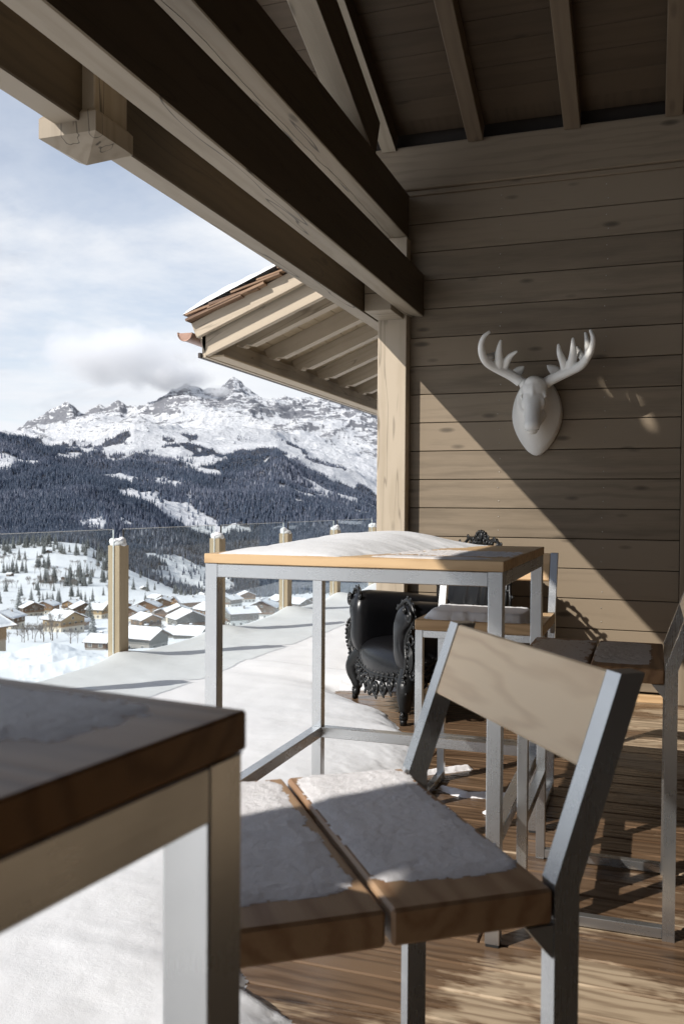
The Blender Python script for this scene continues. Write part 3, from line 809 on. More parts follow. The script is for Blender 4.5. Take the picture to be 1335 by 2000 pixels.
# carved frame
F = MB()
def plane_pt(o_, u, v, a, c): return Vector(o_) + Vector(u) * a + Vector(v) * c
def scroll(o_, u, v, r, turns=1.6, th=.010, flip=1, start=0.):
    pts = []; rad = []
    n = int(18 * turns)
    for i in range(n + 1):
        t = i / n; a = start + flip * turns * 2 * math.pi * t; rr = r * (1 - .82 * t)
        pts.append(plane_pt(o_, u, v, rr * math.cos(a), rr * math.sin(a))); rad.append(th * (1 - .35 * t))
    F.tube(pts, rad, 7)
    F.ball(plane_pt(o_, u, v, 0, 0), th * 1.7, 8, 6)
def leaf(o_, d, nrm, L, wd):
    d = Vector(d).normalized(); nrm = Vector(nrm).normalized(); s_ = d.cross(nrm)
    M = Matrix((s_, d, nrm)).transposed().to_4x4()
    F.ball(Vector(o_) + d * L * .5, 1, 9, 7, (wd, L * .55, wd * .45), M)
def vine(P, th, beads=True, n=4, side=None, leafs=.03):
    C = [Vector(p) for p in catmull(P, n, False)]
    F.tube(C, th, 7)
    if beads:
        for i in range(0, len(C) - 1, 2):
            d = (C[i + 1] - C[i]).normalized(); nr = side or Vector((0, -1, 0)); s_ = d.cross(nr).normalized()
            for q in (-1, 1): leaf(C[i], d * .6 + s_ * q, nr, leafs, leafs * .38)
    return C
rnd = random.Random(3)
for s in (-1, 1):
    X = lambda x: s * x
    u = (s, 0, 0); v = (0, 0, 1)
    # outline running down the front of the arm
    prof = [(X(.30), -.012, .655), (X(.375), .01, .712), (X(.445), .01, .695), (X(.478), .01, .64), (X(.462), .01, .585), (X(.422), .0, .535), (X(.402), -.005, .485), (X(.412), -.01, .43), (X(.432), -.015, .385), (X(.425), -.015, .33), (X(.395), -.015, .285)]
    vine(prof, .013, True, 4, None, .030)
    F.tube([Vector(p) + Vector((-s * .02, .004, 0)) for p in catmull(prof[3:], 4, False)], .008, 6)
    scroll((X(.462), -.015, .628), u, v, .036, 1.5, .012, -1, 1.8)
    scroll((X(.430), -.03, .66), u, v, .022, 1.3, .009, 1, 0)
    # pierced shell standing off the outer side
    for q, (cx_, cz_, r_) in enumerate(((.462, .495, .032), (.502, .455, .036), (.528, .405, .038), (.518, .35, .036), (.482, .305, .032), (.457, .425, .050), (.465, .355, .048))):
        n = 20; F.tube([plane_pt((X(cx_), .0 + .012 * (q % 2), cz_), u, v, r_ * math.cos(2 * math.pi * i / n), r_ * .85 * math.sin(2 * math.pi * i / n)) for i in range(n)], .0085, 7, True)
    for q in range(9):
        a = -1.1 + q * .27; F.ball((X(.465 + .098 * math.cos(a)), -.004, .40 + .105 * math.sin(a)), .0115, 8, 6)
    for q in range(4):
        a0 = -1.0 + q * .1; rr = .030 + q * .014
        F.tube([(X(.440 + rr * math.cos(a)), -.012, .39 + 1.15 * rr * math.sin(a)) for a in np.linspace(-1.2, 1.3, 10)], .006, 6)
    # side panels of the arms: vines toward the back
    for z_, amp in ((.36, .02), (.30, .015)):
        C = vine([(X(.425), .02 + .09 * i, z_ + amp * (-1) ** i) for i in range(7)], .010, True, 4, Vector((s, 0, 0)), .028)
    for q in range(5): scroll((X(.43), .08 + q * .11, .335 - .02 * (q % 2)), (0, 1, 0), (0, 0, 1), .034, 1.4, .008, 1 if q % 2 else -1, q)
# apron with pierced scrolls
for s in (-1, 1):
    for cx_, cz_, r_, fl in ((.070, .165, .056, 1), (.165, .182, .046, -1), (.245, .200, .038, 1), (.315, .222, .032, -1)):
        yb = -.045 * (1 - (cx_ / .34) ** 2) - .01
        scroll((s * cx_, yb, cz_), (s, 0, 0), (0, 0, 1), r_, 1.5, .0135, fl, rnd.uniform(0, 3))
        leaf((s * cx_, yb - .004, cz_ - r_ * .7), (s * .6, 0, -.6), (0, -1, 0), .04, .014)
    for cx_ in (.03, .09, .145, .20, .26, .31):
        yb = -.045 * (1 - (cx_ / .34) ** 2) - .006
        n = 16; F.tube([plane_pt((s * cx_, yb, .238 + .03 * (cx_ / .3)), (s, 0, 0), (0, 0, 1), .020 * math.cos(2 * math.pi * i / n), .017 * math.sin(2 * math.pi * i / n)) for i in range(n)], .007, 6, True)
        F.ball((s * (cx_ + .02), yb - .005, .215 + .03 * (cx_ / .3)), .011, 8, 6)
F.ball((0, -.06, .155), .030, 10, 8, (1, .5, 1.4)); scroll((0, -.062, .12), (1, 0, 0), (0, 0, 1), .03, 1.2, .009)
vine([(-.36, .0, .262), (-.2, -.035, .246), (0, -.052, .236), (.2, -.035, .246), (.36, .0, .262)], .009, True, 5, None, .020)
# side aprons
for s in (-1, 1):
    for q in range(5): scroll((s * .385, .1 + q * .1, .235), (0, 1, 0), (0, 0, 1), .034, 1.4, .009, 1 if q % 2 else -1, q)
# carved border round the back, pierced with open loops
bord = []
for i in range(41):
    t = math.pi * i / 40
    x = -.42 * math.cos(t); z = .60 + .40 * math.sin(t) ** .55; yy_ = .62 + .08 * math.sin(t)
    bord.append(Vector((x, yy_, z)))
F.tube(bord, .016, 8)
outer = []
for i, p in enumerate(bord):
    nrm = Vector((p.x * .9, 0, (p.z - .58))).normalized(); bump_ = .048 + .012 * math.sin(i * 1.3)
    outer.append(p + nrm * bump_)
F.tube(outer, .010, 7)
for i in range(0, 41, 1):
    if i % 2 == 0: F.tube([bord[i], (bord[i] + outer[i]) / 2 + Vector((0, -.01, 0)), outer[i]], .008, 6)
    if i % 3 == 0:
        nrm = (outer[i] - bord[i]).normalized(); leaf(outer[i] - nrm * .004, nrm + Vector((.2, 0, .1)), (0, -1, 0), .036, .015)
    if i % 4 == 1: F.ball(outer[i], .016, 8, 6)
# crest
for s in (-1, 1):
    scroll((s * .045, .70, 1.045), (s, 0, 0), (0, 0, 1), .036, 1.5, .011, 1, 2)
    scroll((s * .10, .70, 1.02), (s, 0, 0), (0, 0, 1), .028, 1.4, .010, -1, 1)
    for q in range(4): leaf((s * .015 * q, .695, 1.045), (s * (.25 + q * .35), 0, 1 - q * .2), (0, -1, 0), .050, .016)
F.ball((0, .69, 1.06), .026, 10, 8, (1, .6, 1.2))
for q in range(7):
    a = math.pi * (q + .5) / 7; F.ball((.062 * math.cos(a), .69, 1.055 + .035 * math.sin(a)), .012, 8, 6)
F.build('carved_frame', M_BLACKC, ac)
# legs
for (lx, ly, fr_) in ((-.39, .0, 1), (.39, .0, 1), (-.31, .60, 0), (.31, .60, 0)):
    s = 1 if lx > 0 else -1; L_ = MB(); F2 = F; F = L_
    P = [(lx * .92, ly + .05, .30), (lx * 1.0, ly + .015, .255), (lx * 1.05, ly - .01, .215), (lx * 1.04, ly - .012, .17), (lx * .985, ly, .12), (lx * .955, ly + .005, .08), (lx * .965, ly - .004, .045), (lx * .98, ly - .008, .028)]
    C = catmull(P, 4, False); n = len(C)
    rad = [(.048 * (1 - t) ** 1.2 + .021) if t < .75 else .0205 + .006 * math.sin((t - .75) * 12) for t in [i / (n - 1) for i in range(n)]]
    L_.tube(C, rad, 12)
    L_.tube([(lx * .98, ly - .008, .032), (lx * .98, ly - .008, .022), (lx * .98, ly - .008, 0)], [.018, .021, .0195], 12)
    if fr_:
        scroll((lx * .985, ly - .018, .058), (s, 0, 0), (0, 0, 1), .017, 1.3, .008, -1, 2.2)
        scroll((lx * 1.10, ly - .03, .255), (s, 0, 0), (0, 0, 1), .032, 1.4, .010, 1, 1.2)
        scroll((lx * 1.12, ly - .025, .20), (s, 0, 0), (0, 0, 1), .020, 1.3, .008, -1, 0)
        for q in range(4): leaf((lx * (1.03 - .01 * q), ly - .045 + .006 * q, .235 - .03 * q), (s * .2, 0, -1), (0, -1, 0), .038, .013)
    F = F2
    L_.build('leg', M_BLACKC, ac)

# ------------------------------------------------------------------ deer head on the wall
dh = thing('deer_head', 'white resin deer head with antlers mounted on the plank wall', 'wall trophy', (-.735, YW - .003, 1.85))
# local: x right, -y out of the wall, z up
b = MB(); rings = []
stn = [ # y, centre x, centre z, half width, half height, pointiness
 (0.0, .008, -.005, .165, .262, .30), (-.020, .008, -.003, .163, .258, .28), (-.06, .014, .010, .150, .228, .22), (-.11, .004, .035, .125, .185, .12), (-.16, -.004, .065, .105, .145, .05), (-.20, -.008, .09, .09, .11, 0)]
for y_, cx_, cz_, hw, hh, pt in stn:
    r_ = []
    for k in range(40):
        a = 2 * math.pi * k / 40; ca, sa = math.cos(a), math.sin(a)
        wdt = hw * (1 - pt * max(0, -sa) ** 1.5)
        r_.append((cx_ + wdt * ca, y_, cz_ + hh * sa))
    rings.append(r_)
loft(b, rings)
def blob(c, r, sc=(1, 1, 1), rx=0, ry=0, rz=0):
    c = (c[0] + .024, c[1], c[2] - .010 - (.024 if c[2] < .02 else 0))
    M = Matrix.Rotation(rz, 4, 'Z') @ Matrix.Rotation(ry, 4, 'Y') @ Matrix.Rotation(rx, 4, 'X')
    b.ball(c, r, 20, 14, sc, M)
blob((-.012, -.20, .160), .083, (1.0, 1.0, 1.0))            # skull
blob((-.012, -.235, .205), .050, (1.1, .9, .75))            # brow / poll
for q in range(15):                                          # long face running down to the muzzle
    t = q / 14; rx_ = (.084 * (1 - t) + .052 * t) - .014 * math.sin(math.pi * t); 
    b.ball((.010 + .004 * t, -.195 - .125 * t ** .9, .140 - .225 * t), 1, 20, 14, (rx_, .060 - .008 * t, .060 - .014 * t))
for q in range(9):                                           # jaw and throat joining the neck
    t = q / 8; b.ball((.012, -.12 - .15 * t, .03 - .115 * t), 1, 18, 12, (.085 - .040 * t, .07 - .02 * t, .085 - .05 * t))
b.ball((.014, -.322, -.105), 1, 18, 12, (.050, .034, .024)); b.ball((.014, -.300, -.128), 1, 18, 12, (.034, .034, .018))
b.ball((.011, -.262, .08), 1, 18, 12, (.020, .030, .13))
for s in (-1, 1):
    blob((-.013 + s * .062, -.232, .128), .026, (.8, .8, 1.0))   # brow ridge over the eye
    blob((-.013 + s * .050, -.240, .070), .034, (.8, .9, 1.3))   # cheek
    blob((-.013 + s * .068, -.17, .205), .036, (1, 1, 1))        # antler burr base
hd = remeshed('head', b, M_RESIN, dh, .0062, 5)
for s in (-1, 1):
    E2 = MB()
    E2.ball((.011 + s * .072, -.240, .102), .0125, 12, 8, (1, 1, .8))
    E2.tube([(.011 + s * (.060 + .014 * math.sin(t)), -.2475 - .004 * math.sin(t), .102 + .016 * math.cos(t)) for t in np.linspace(0, math.pi, 8)], .0035, 6); E2.build('eye', M_RESIN, hd)
N2 = MB()
N2.tube([(-.030, -.325, -.118), (-.008, -.345, -.124), (.014, -.352, -.122), (.036, -.345, -.124), (.058, -.325, -.118)], .003, 6)
N2.build('mouth', M_RESIN, hd)
for s in (-1, 1):   # ears
    e = MB(); M = Matrix.Translation((.011 + s * .125, -.12, .272)) @ Matrix.Rotation(s * -.95, 4, 'Y') @ Matrix.Rotation(.3, 4, 'X')
    ring = []
    for i in range(9):
        t = i / 8; wd = .030 * math.sin(math.pi * min(1, .12 + .88 * t)) ** .8 + .003; z_ = -.055 + .125 * t
        rr = []
        for k in range(12):
            a = 2 * math.pi * k / 12
            rr.append(M @ Vector((wd * math.cos(a), .006 * math.sin(a) + .35 * wd * math.cos(a) ** 2 - .008, z_)))
        ring.append(rr)
    loft(e, ring); e.build('ear', M_RESIN, dh)
ANT = [(-1, [([(-0.079, -0.17, 0.205), (-0.115, -0.18, 0.233), (-0.155, -0.2, 0.257), (-0.228, -0.25, 0.293), (-0.273, -0.31, 0.32), (-0.293, -0.37, 0.36), (-0.294, -0.41, 0.411), (-0.275, -0.43, 0.46), (-0.236, -0.43, 0.492)], 0.03565, 0.008887), ([(-0.206, -0.25, 0.304), (-0.203, -0.28, 0.336), (-0.199, -0.31, 0.374), (-0.189, -0.335, 0.418), (-0.18, -0.34, 0.454)], 0.02956, 0.006665), ([(-0.18, -0.22, 0.295), (-0.156, -0.26, 0.331), (-0.127, -0.29, 0.359), (-0.082, -0.31, 0.382)], 0.02695, 0.005925), ([(-0.282, -0.33, 0.344), (-0.256, -0.27, 0.362), (-0.224, -0.22, 0.384), (-0.203, -0.17, 0.381)], 0.02608, 0.008887)]),
 (1, [([(0.08, -0.17, 0.187), (0.105, -0.18, 0.206), (0.161, -0.21, 0.227), (0.23, -0.25, 0.249), (0.303, -0.3, 0.274), (0.349, -0.36, 0.316), (0.377, -0.4, 0.366), (0.385, -0.43, 0.418), (0.367, -0.43, 0.47)], 0.03565, 0.008887), ([(0.207, -0.23, 0.259), (0.198, -0.26, 0.303), (0.176, -0.29, 0.359), (0.168, -0.3, 0.417)], 0.02869, 0.006665), ([(0.238, -0.25, 0.26), (0.252, -0.28, 0.309), (0.26, -0.32, 0.362), (0.259, -0.34, 0.444)], 0.03304, 0.006665), ([(0.352, -0.36, 0.333), (0.347, -0.33, 0.391), (0.339, -0.31, 0.442), (0.329, -0.3, 0.481)], 0.02087, 0.005925), ([(0.333, -0.32, 0.305), (0.309, -0.27, 0.341), (0.285, -0.23, 0.375), (0.275, -0.2, 0.408)], 0.02782, 0.01037)])]
for s, side in ANT:
    a = MB()
    for pts, r0, r1 in side:
        C = catmull(pts, 5, False); n = len(C)
        a.tube([Vector(p) for p in C], [r0 + (r1 - r0) * (i / (n - 1)) ** 1.9 for i in range(n)], 12)
    o = remeshed('antler', a, M_RESIN, dh, .004, 3)

# ================================================================== THE VALLEY
# bearings in degrees west of the wall's normal, elevation angles in degrees, measured from the terrace
EYE = 1.25
TERRAIN = [
  (5, [(16.0,-38.0),(40.0,-38.0)]),
  (9, [(16.0,-20.0),(40.0,-20.0)]),
  (14, [(16.64,-9.52),(26.78,-9.669),(30.93,-9.736),(33.89,-9.887),(37.07,-10.178),(39.99,-10.199)]),
  (34, [(16.65,-8.234),(26.79,-9.447),(30.93,-9.547),(33.89,-9.577),(37.07,-8.713),(39.99,-9.301)]),
  (105, [(16.66,-7.976),(26.79,-9.192),(34.04,-9.23),(39.99,-9.001)]),
  (230, [(16.66,-7.653),(26.79,-8.937),(34.04,-8.92),(39.99,-8.67)]),
  (330, [(16.66,-7.33),(26.79,-8.49),(34.04,-8.515),(39.99,-8.218)]),
  (410, [(16.66,-7.039),(26.79,-7.851),(34.05,-7.86),(39.99,-7.614)]),
  (500, [(16.67,-6.682),(26.8,-7.145),(34.05,-7.172),(39.99,-6.979)]),
  (720, [(16.67,-6.228),(26.8,-6.309),(34.05,-6.389),(39.99,-6.22)]),
  (960, [(16.67,-6.033),(26.8,-5.857),(32.51,-5.852),(35.57,-6.04),(39.98,-5.794)]),
  (1330, [(16.67,-5.968),(26.8,-5.986),(29.04,-5.709),(30.94,-5.239),(33.13,-4.639),(35.57,-4.289),(37.66,-4.193),(39.98,-4.21)]),
  (1700, [(16.67,-5.805),(27.76,-5.914),(29.36,-5.577),(30.95,-4.856),(32.51,-4.075),(33.9,-3.206),(34.97,-2.536),(36.77,-2.337),(38.25,-2.389),(39.98,-2.437)]),
  (2400, [(16.69,-3.686),(21.27,-4.37),(26.8,-5.18),(28.41,-4.364),(30.95,-2.424),(34.05,-0.99),(37.07,-0.683),(39.98,-0.845)]),
  (3300, [(16.71,-0.905),(22.61,0.364),(26.82,0.009),(30.96,0.782),(34.06,1.067),(37.07,1.341),(39.98,1.602)]),
  (4300, [(16.72,-0.087),(18.03,0.723),(20.0,1.528),(21.31,2.171),(23.28,3.39),(24.57,2.726),(26.83,2.31),(29.39,2.79),(31.59,2.595),(34.06,2.488),(36.77,3.149),(38.24,3.42),(39.98,3.674)]),
  (5600, [(16.73,2.038),(18.7,2.68),(21.32,3.475),(23.93,3.642),(27.8,3.973),(29.71,4.321),(30.97,4.548),(32.15,4.835),(33.6,4.072),(34.97,3.505),(37.07,3.266),(39.98,3.492)]),
  (7200, [(16.75,3.895),(19.69,4.203),(22.63,4.921),(24.91,5.63),(27.81,5.575),(30.97,5.055),(34.06,4.97),(35.88,4.54),(38.24,4.034),(39.98,3.553)]),
  (8600, [(16.76,6.16),(17.91,6.414),(18.72,6.41),(19.54,6.823),(20.04,6.883),(21.01,6.649),(21.99,6.445),(23.29,6.523),(24.2,6.605),(24.92,7.04),(25.37,7.318),(25.7,7.534),(26.08,7.589),(26.4,7.328),(26.85,6.872),(27.65,6.853),(28.32,7.09),(28.83,7.202),(29.34,7.125),(29.87,6.857),(30.41,6.399),(30.97,5.941),(31.75,5.855),(32.65,5.734),(33.02,6.129),(33.39,6.117),(33.88,5.788),(34.22,6.057),(34.52,5.953),(35.13,5.466),(35.58,5.481),(35.82,5.751),(36.15,5.801),(36.54,5.508),(37.22,5.145),(38.24,4.648),(39.46,3.812),(39.98,3.553)]),
]
_TR = [math.log(t[0]) for t in TERRAIN]
_TA = [np.array([p[0] for p in t[1]]) for t in TERRAIN]; _TE = [np.array([p[1] for p in t[1]]) for t in TERRAIN]

_rs = np.random.RandomState(11); _LAT = _rs.rand(256, 256)
def vnoise(x, y):
    xi = np.floor(x).astype(int); yi = np.floor(y).astype(int); fx = x - xi; fy = y - yi
    fx = fx * fx * (3 - 2 * fx); fy = fy * fy * (3 - 2 * fy)
    a = _LAT[xi % 256, yi % 256]; b_ = _LAT[(xi + 1) % 256, yi % 256]; c = _LAT[xi % 256, (yi + 1) % 256]; d = _LAT[(xi + 1) % 256, (yi + 1) % 256]
    return (a * (1 - fx) + b_ * fx) * (1 - fy) + (c * (1 - fx) + d * fx) * fy
def nf(x, y, o=5, ridged=False, gain=.5):
    t = 0; a = 1; tot = 0
    for i in range(o):
        v = vnoise(x + 17.3 * i, y - 9.1 * i)
        if ridged: v = 1 - abs(2 * v - 1); v = v * v
        t = t + a * v; tot += a; a *= gain; x = x * 2.03; y = y * 2.03
    return t / tot
def sstep(a, b_, x):
    t = np.clip((x - a) / (b_ - a), 0, 1); return t * t * (3 - 2 * t)

def ground_z(az, r):
    """height of the valley floor and mountains at bearing az (deg) and distance r (m), vectorised"""
    az = np.atleast_1d(np.asarray(az, float)); r = np.atleast_1d(np.asarray(r, float)); az, r = np.broadcast_arrays(az, r)
    E_ = np.stack([np.interp(az, a, e) for a, e in zip(_TA, _TE)]); lr = np.log(np.clip(r, 5.01, TERRAIN[-1][0] * 1.25))
    i = np.clip(np.searchsorted(_TR, lr) - 1, 0, len(_TR) - 2); tr = np.array(_TR)
    t = np.clip((lr - tr[i]) / (tr[i + 1] - tr[i]), 0, 1)
    e0 = np.take_along_axis(E_, i[None], 0)[0]; e1 = np.take_along_axis(E_, (i + 1)[None], 0)[0]
    el = e0 + (e1 - e0) * t
    z = EYE + r * np.tan(np.radians(el))
    x = -np.sin(np.radians(az)) * r; y = np.cos(np.radians(az)) * r
    z = z + sstep(8, 16, r) * (1 - sstep(40, 70, r)) * (.55 * nf(x * .32, y * .32, 3) + .16 * nf(x * 1.3, y * 1.3, 3, True) - .3)
    z = z + sstep(50, 120, r) * (1 - sstep(1000, 1400, r)) * (2.2 * (nf(x * .02, y * .02, 4) - .5) + .7 * (nf(x * .15, y * .15, 3) - .5))
    z = z + sstep(1600, 2100, r) * (1 - sstep(5200, 6500, r)) * (nf(x * .0022, y * .0022, 5, True) - .45) * 85
    far = sstep(4300, 6200, r)
    z = z + far * (nf(x * .0014, y * .0014, 7, True, .54) - .42) * 185
    z = z + sstep(7200, 8400, r) * (nf(x * .0065, y * .0065, 4, True) - .42) * 55
    z = np.where(r > TERRAIN[-1][0] * 1.02, z - (r - TERRAIN[-1][0] * 1.02) * .5, z)
    return z
def ground_pt(az, r):
    return Vector((-math.sin(R(az)) * r, math.cos(R(az)) * r, float(ground_z(az, r)[0])))
azs = np.concatenate([np.arange(-75, 14, 1.0), np.arange(14, 43, .055), np.arange(43, 60, .5), np.arange(60, 150, 2.)])
rs = np.concatenate([np.array([5.01, 8, 10]), np.geomspace(12, 60, 46), np.geomspace(62, 1000, 80), np.geomspace(1020, 4250, 110), np.linspace(4280, 8900, 170), np.array([9200, 9700, 10400])])
A_, R_ = np.meshgrid(azs, rs, indexing='ij')
Z_ = ground_z(A_, R_); X_ = -np.sin(np.radians(A_)) * R_; Y_ = np.cos(np.radians(A_)) * R_
na, nr_ = A_.shape
ii = np.arange(na * nr_).reshape(na, nr_)
quads = np.stack([ii[:-1, :-1], ii[:-1, 1:], ii[1:, 1:], ii[1:, :-1]], -1).reshape(-1, 4)
def grid_mesh(name, V, Q, mat, attrs):
    me = bpy.data.meshes.new(name); me.vertices.add(len(V)); me.vertices.foreach_set('co', V.astype('f').ravel())
    me.loops.add(Q.size); me.polygons.add(len(Q)); me.loops.foreach_set('vertex_index', Q.astype('i').ravel())
    me.polygons.foreach_set('loop_start', np.arange(0, Q.size, Q.shape[1], dtype='i'))
    try: me.polygons.foreach_set('loop_total', np.full(len(Q), Q.shape[1], 'i'))
    except Exception: pass
    for k, v in attrs.items():
        at = me.attributes.new(k, 'FLOAT', 'POINT'); at.data.foreach_set('value', v.astype('f').ravel())
    me.materials.append(mat); me.update(calc_edges=True); me.validate()
    me.polygons.foreach_set('use_smooth', [True] * len(me.polygons))
    return me
# how wooded the ground is
def forest_mask(az, r):
    x = -np.sin(np.radians(az)) * r; y = np.cos(np.radians(az)) * r
    top = 4350 + 700 * (nf(az * .35, az * 0 + 3., 3) - .5)
    m = sstep(1690, 1790, r) * (1 - sstep(top, top + 260, r))
    clr = nf(x * .0030, y * .0030, 4); clr2 = nf(x * .009 + 5, y * .009, 3)
    hi = sstep(2600, 4400, r)
    m = m * (1 - sstep(.60 - .06 * hi, .66 - .06 * hi, clr) * .95) * (1 - sstep(.70, .76, clr2) * .8)
    # belts of trees on the alp above the wood
    belt = sstep(.56, .62, nf(az * .9 + 9, np.log(r) * 22., 4)) * sstep(4300, 4500, r) * (1 - sstep(5300, 6000, r))
    return np.clip(np.maximum(m, belt * .75), 0, 1)
FM = forest_mask(A_, R_)
# slope for rock exposure
gx = np.gradient(Z_, axis=1) / np.maximum(np.gradient(R_, axis=1), .1)
ga = np.gradient(Z_, axis=0) / np.maximum(np.abs(np.gradient(A_, axis=0)) * np.pi / 180 * R_, .1)
steep = np.sqrt(gx ** 2 + ga ** 2)
rock = sstep(.72, 1.1, steep + .75 * (nf(X_ * .006, Y_ * .006 + Z_ * .01, 5) - .5)) * sstep(6000, 7400, R_)
rock = rock * (1 + .8 * sstep(7300, 8300, R_)) + .25 * sstep(7300, 8200, R_) + .55 * sstep(.56, .66, nf(A_ * .35 + 3, Z_ * .012 + A_ * .15, 5)) * sstep(5300, 5900, R_)
rock = np.clip(rock + sstep(.60, .66, nf(A_ * .55, Z_ * .018, 4)) * sstep(6200, 7200, R_) * .6, 0, 1)

def terrain_mat():
    m, nt, out = new_mat('snowy_valley_ground'); b = NB(nt)
    pos = b.n('ShaderNodeNewGeometry').outputs['Position']
    fo = b.attr('forest').outputs['Fac']; ro = b.attr('rock').outputs['Fac']
    s = b.sep(pos)
    n1 = b.noise(pos, .022, 9, .78); n2 = b.noise(b.comb(b.math('MULTIPLY', s[0], .35), b.math('MULTIPLY', s[1], .35), b.math('MULTIPLY', s[2], 2.6)), .02, 8, .75)
    snow = b.mix(b.noise(pos, .3, 5, .6), (.80, .82, .86), (.88, .89, .90))
    rk = b.ramp(b.math('ADD', b.math('MULTIPLY', ro, .74), b.math('MULTIPLY', b.math('SUBTRACT', b.math('MULTIPLY_ADD', n2, .6, b.math('MULTIPLY', n1, .4)), .5), 4.6)), [(.32, 0.), (.50, 1.)])
    rcol = b.mix(n1, (.17, .185, .22), (.36, .36, .38))
    c = b.mix(b.math('MULTIPLY', rk, b.math('GREATER_THAN', ro, .03)), snow, rcol)
    ff = b.noise(pos, .09, 6, .75)
    fcol = b.mix(b.ramp(ff, [(.42, 0.), (.62, 1.)]), (.035, .045, .065), (.20, .20, .22))
    fm = b.ramp(b.math('ADD', fo, b.math('MULTIPLY', b.math('SUBTRACT', ff, .5), .9)), [(.38, 0.), (.5, 1.)])
    fm = b.math('MULTIPLY', fm, b.math('GREATER_THAN', fo, .02))
    c = b.mix(fm, c, fcol)
    farm = b.ramp(b.math('DIVIDE', b.n('ShaderNodeVectorMath', operation='LENGTH').outputs['Value'], 5000.), [(.25, 0.), (.9, 1.)])
    b.link(pos, [q for q in nt.nodes if q.type == 'VECT_MATH' and q.operation == 'LENGTH'][0].inputs[0])
    near = b.noise(pos, 3.5, 6, .7); n3 = b.noise(pos, .6, 5, .6)
    nb = b.bump(near, .2, .03, b.bump(n3, .25, .15, b.bump(b.math('MULTIPLY', b.math('ADD', n1, n2), farm), 1., 30.)))
    b.bsdf(out, c, .8, 0, nb, .1)
    return m
me = grid_mesh('terrain', np.stack([X_, Y_, Z_], -1).reshape(-1, 3), quads, terrain_mat(), {'forest': FM, 'rock': rock})
tag(link(bpy.data.objects.new('mountain_terrain', me)), kind='structure')

# ---- far forest: tens of thousands of small spruces, nobody could count them
def forest_mat():
    m, nt, out = new_mat('distant_spruce'); b = NB(nt)
    t = b.attr('tint').outputs['Fac']; pos = b.n('ShaderNodeNewGeometry').outputs['Position']
    n = b.noise(pos, .25, 3, .6)
    c = b.ramp(t, [(0., (.048, .068, .104)), (.4, (.068, .088, .130)), (.7, (.112, .126, .174)), (.9, (.20, .215, .27)), (1., (.36, .38, .44))])  # bluish, paled ramp: distance haze put into the tree colour
    c = b.mix(b.ramp(n, [(.5, 0.), (.72, .45)]), c, (.42, .45, .50))
    b.bsdf(out, c, .9, 0, None, .1); return m
rg = np.random.RandomState(5); NT = 230000
az = rg.uniform(11, 46, NT); r = np.sqrt(rg.uniform(0, 1, NT)) ; r = np.exp(rg.uniform(math.log(1680), math.log(6000), NT))
keep = rg.rand(NT) < forest_mask(az, r) ** 1.2 * np.clip((r / 2600) ** 1.0, .45, 1.0) * .8
az, r = az[keep], r[keep]; NT = len(az)
z = ground_z(az, r); x = -np.sin(np.radians(az)) * r; y = np.cos(np.radians(az)) * r
h = rg.uniform(11, 25, NT) * (1 - .3 * sstep(4200, 4800, r)) * (.72 + .28 * sstep(1700, 3000, r)); wd = h * rg.uniform(.13, .2, NT)
k = 5; ang = np.arange(k) * 2 * np.pi / k
ph = rg.uniform(0, 6, NT)
base = np.stack([x[:, None] + wd[:, None] * np.cos(ang + ph[:, None]), y[:, None] + wd[:, None] * np.sin(ang + ph[:, None]), np.repeat((z + h * .02)[:, None], k, 1)], -1)
tip = np.stack([x, y, z + h], -1)[:, None, :]
V = np.concatenate([base, tip], 1).reshape(-1, 3); st = (np.arange(NT) * (k + 1))[:, None, None]
T_ = np.array([[i, (i + 1) % k, k] for i in range(k)])[None] + st
patch = nf(x * .004, y * .004, 4)
tint = np.clip(rg.beta(1.6, 3.2, NT) + (patch - .5) * 1.1 + .12 * sstep(2800, 4600, r), 0, 1)  # last term pales the farther trees, haze as colour
me = grid_mesh('forest', V, T_.reshape(-1, 3), forest_mat(), {'tint': np.repeat(tint, k + 1)})
me.polygons.foreach_set('use_smooth', [False] * len(me.polygons))
tag(link(bpy.data.objects.new('forest', me)), kind='stuff')

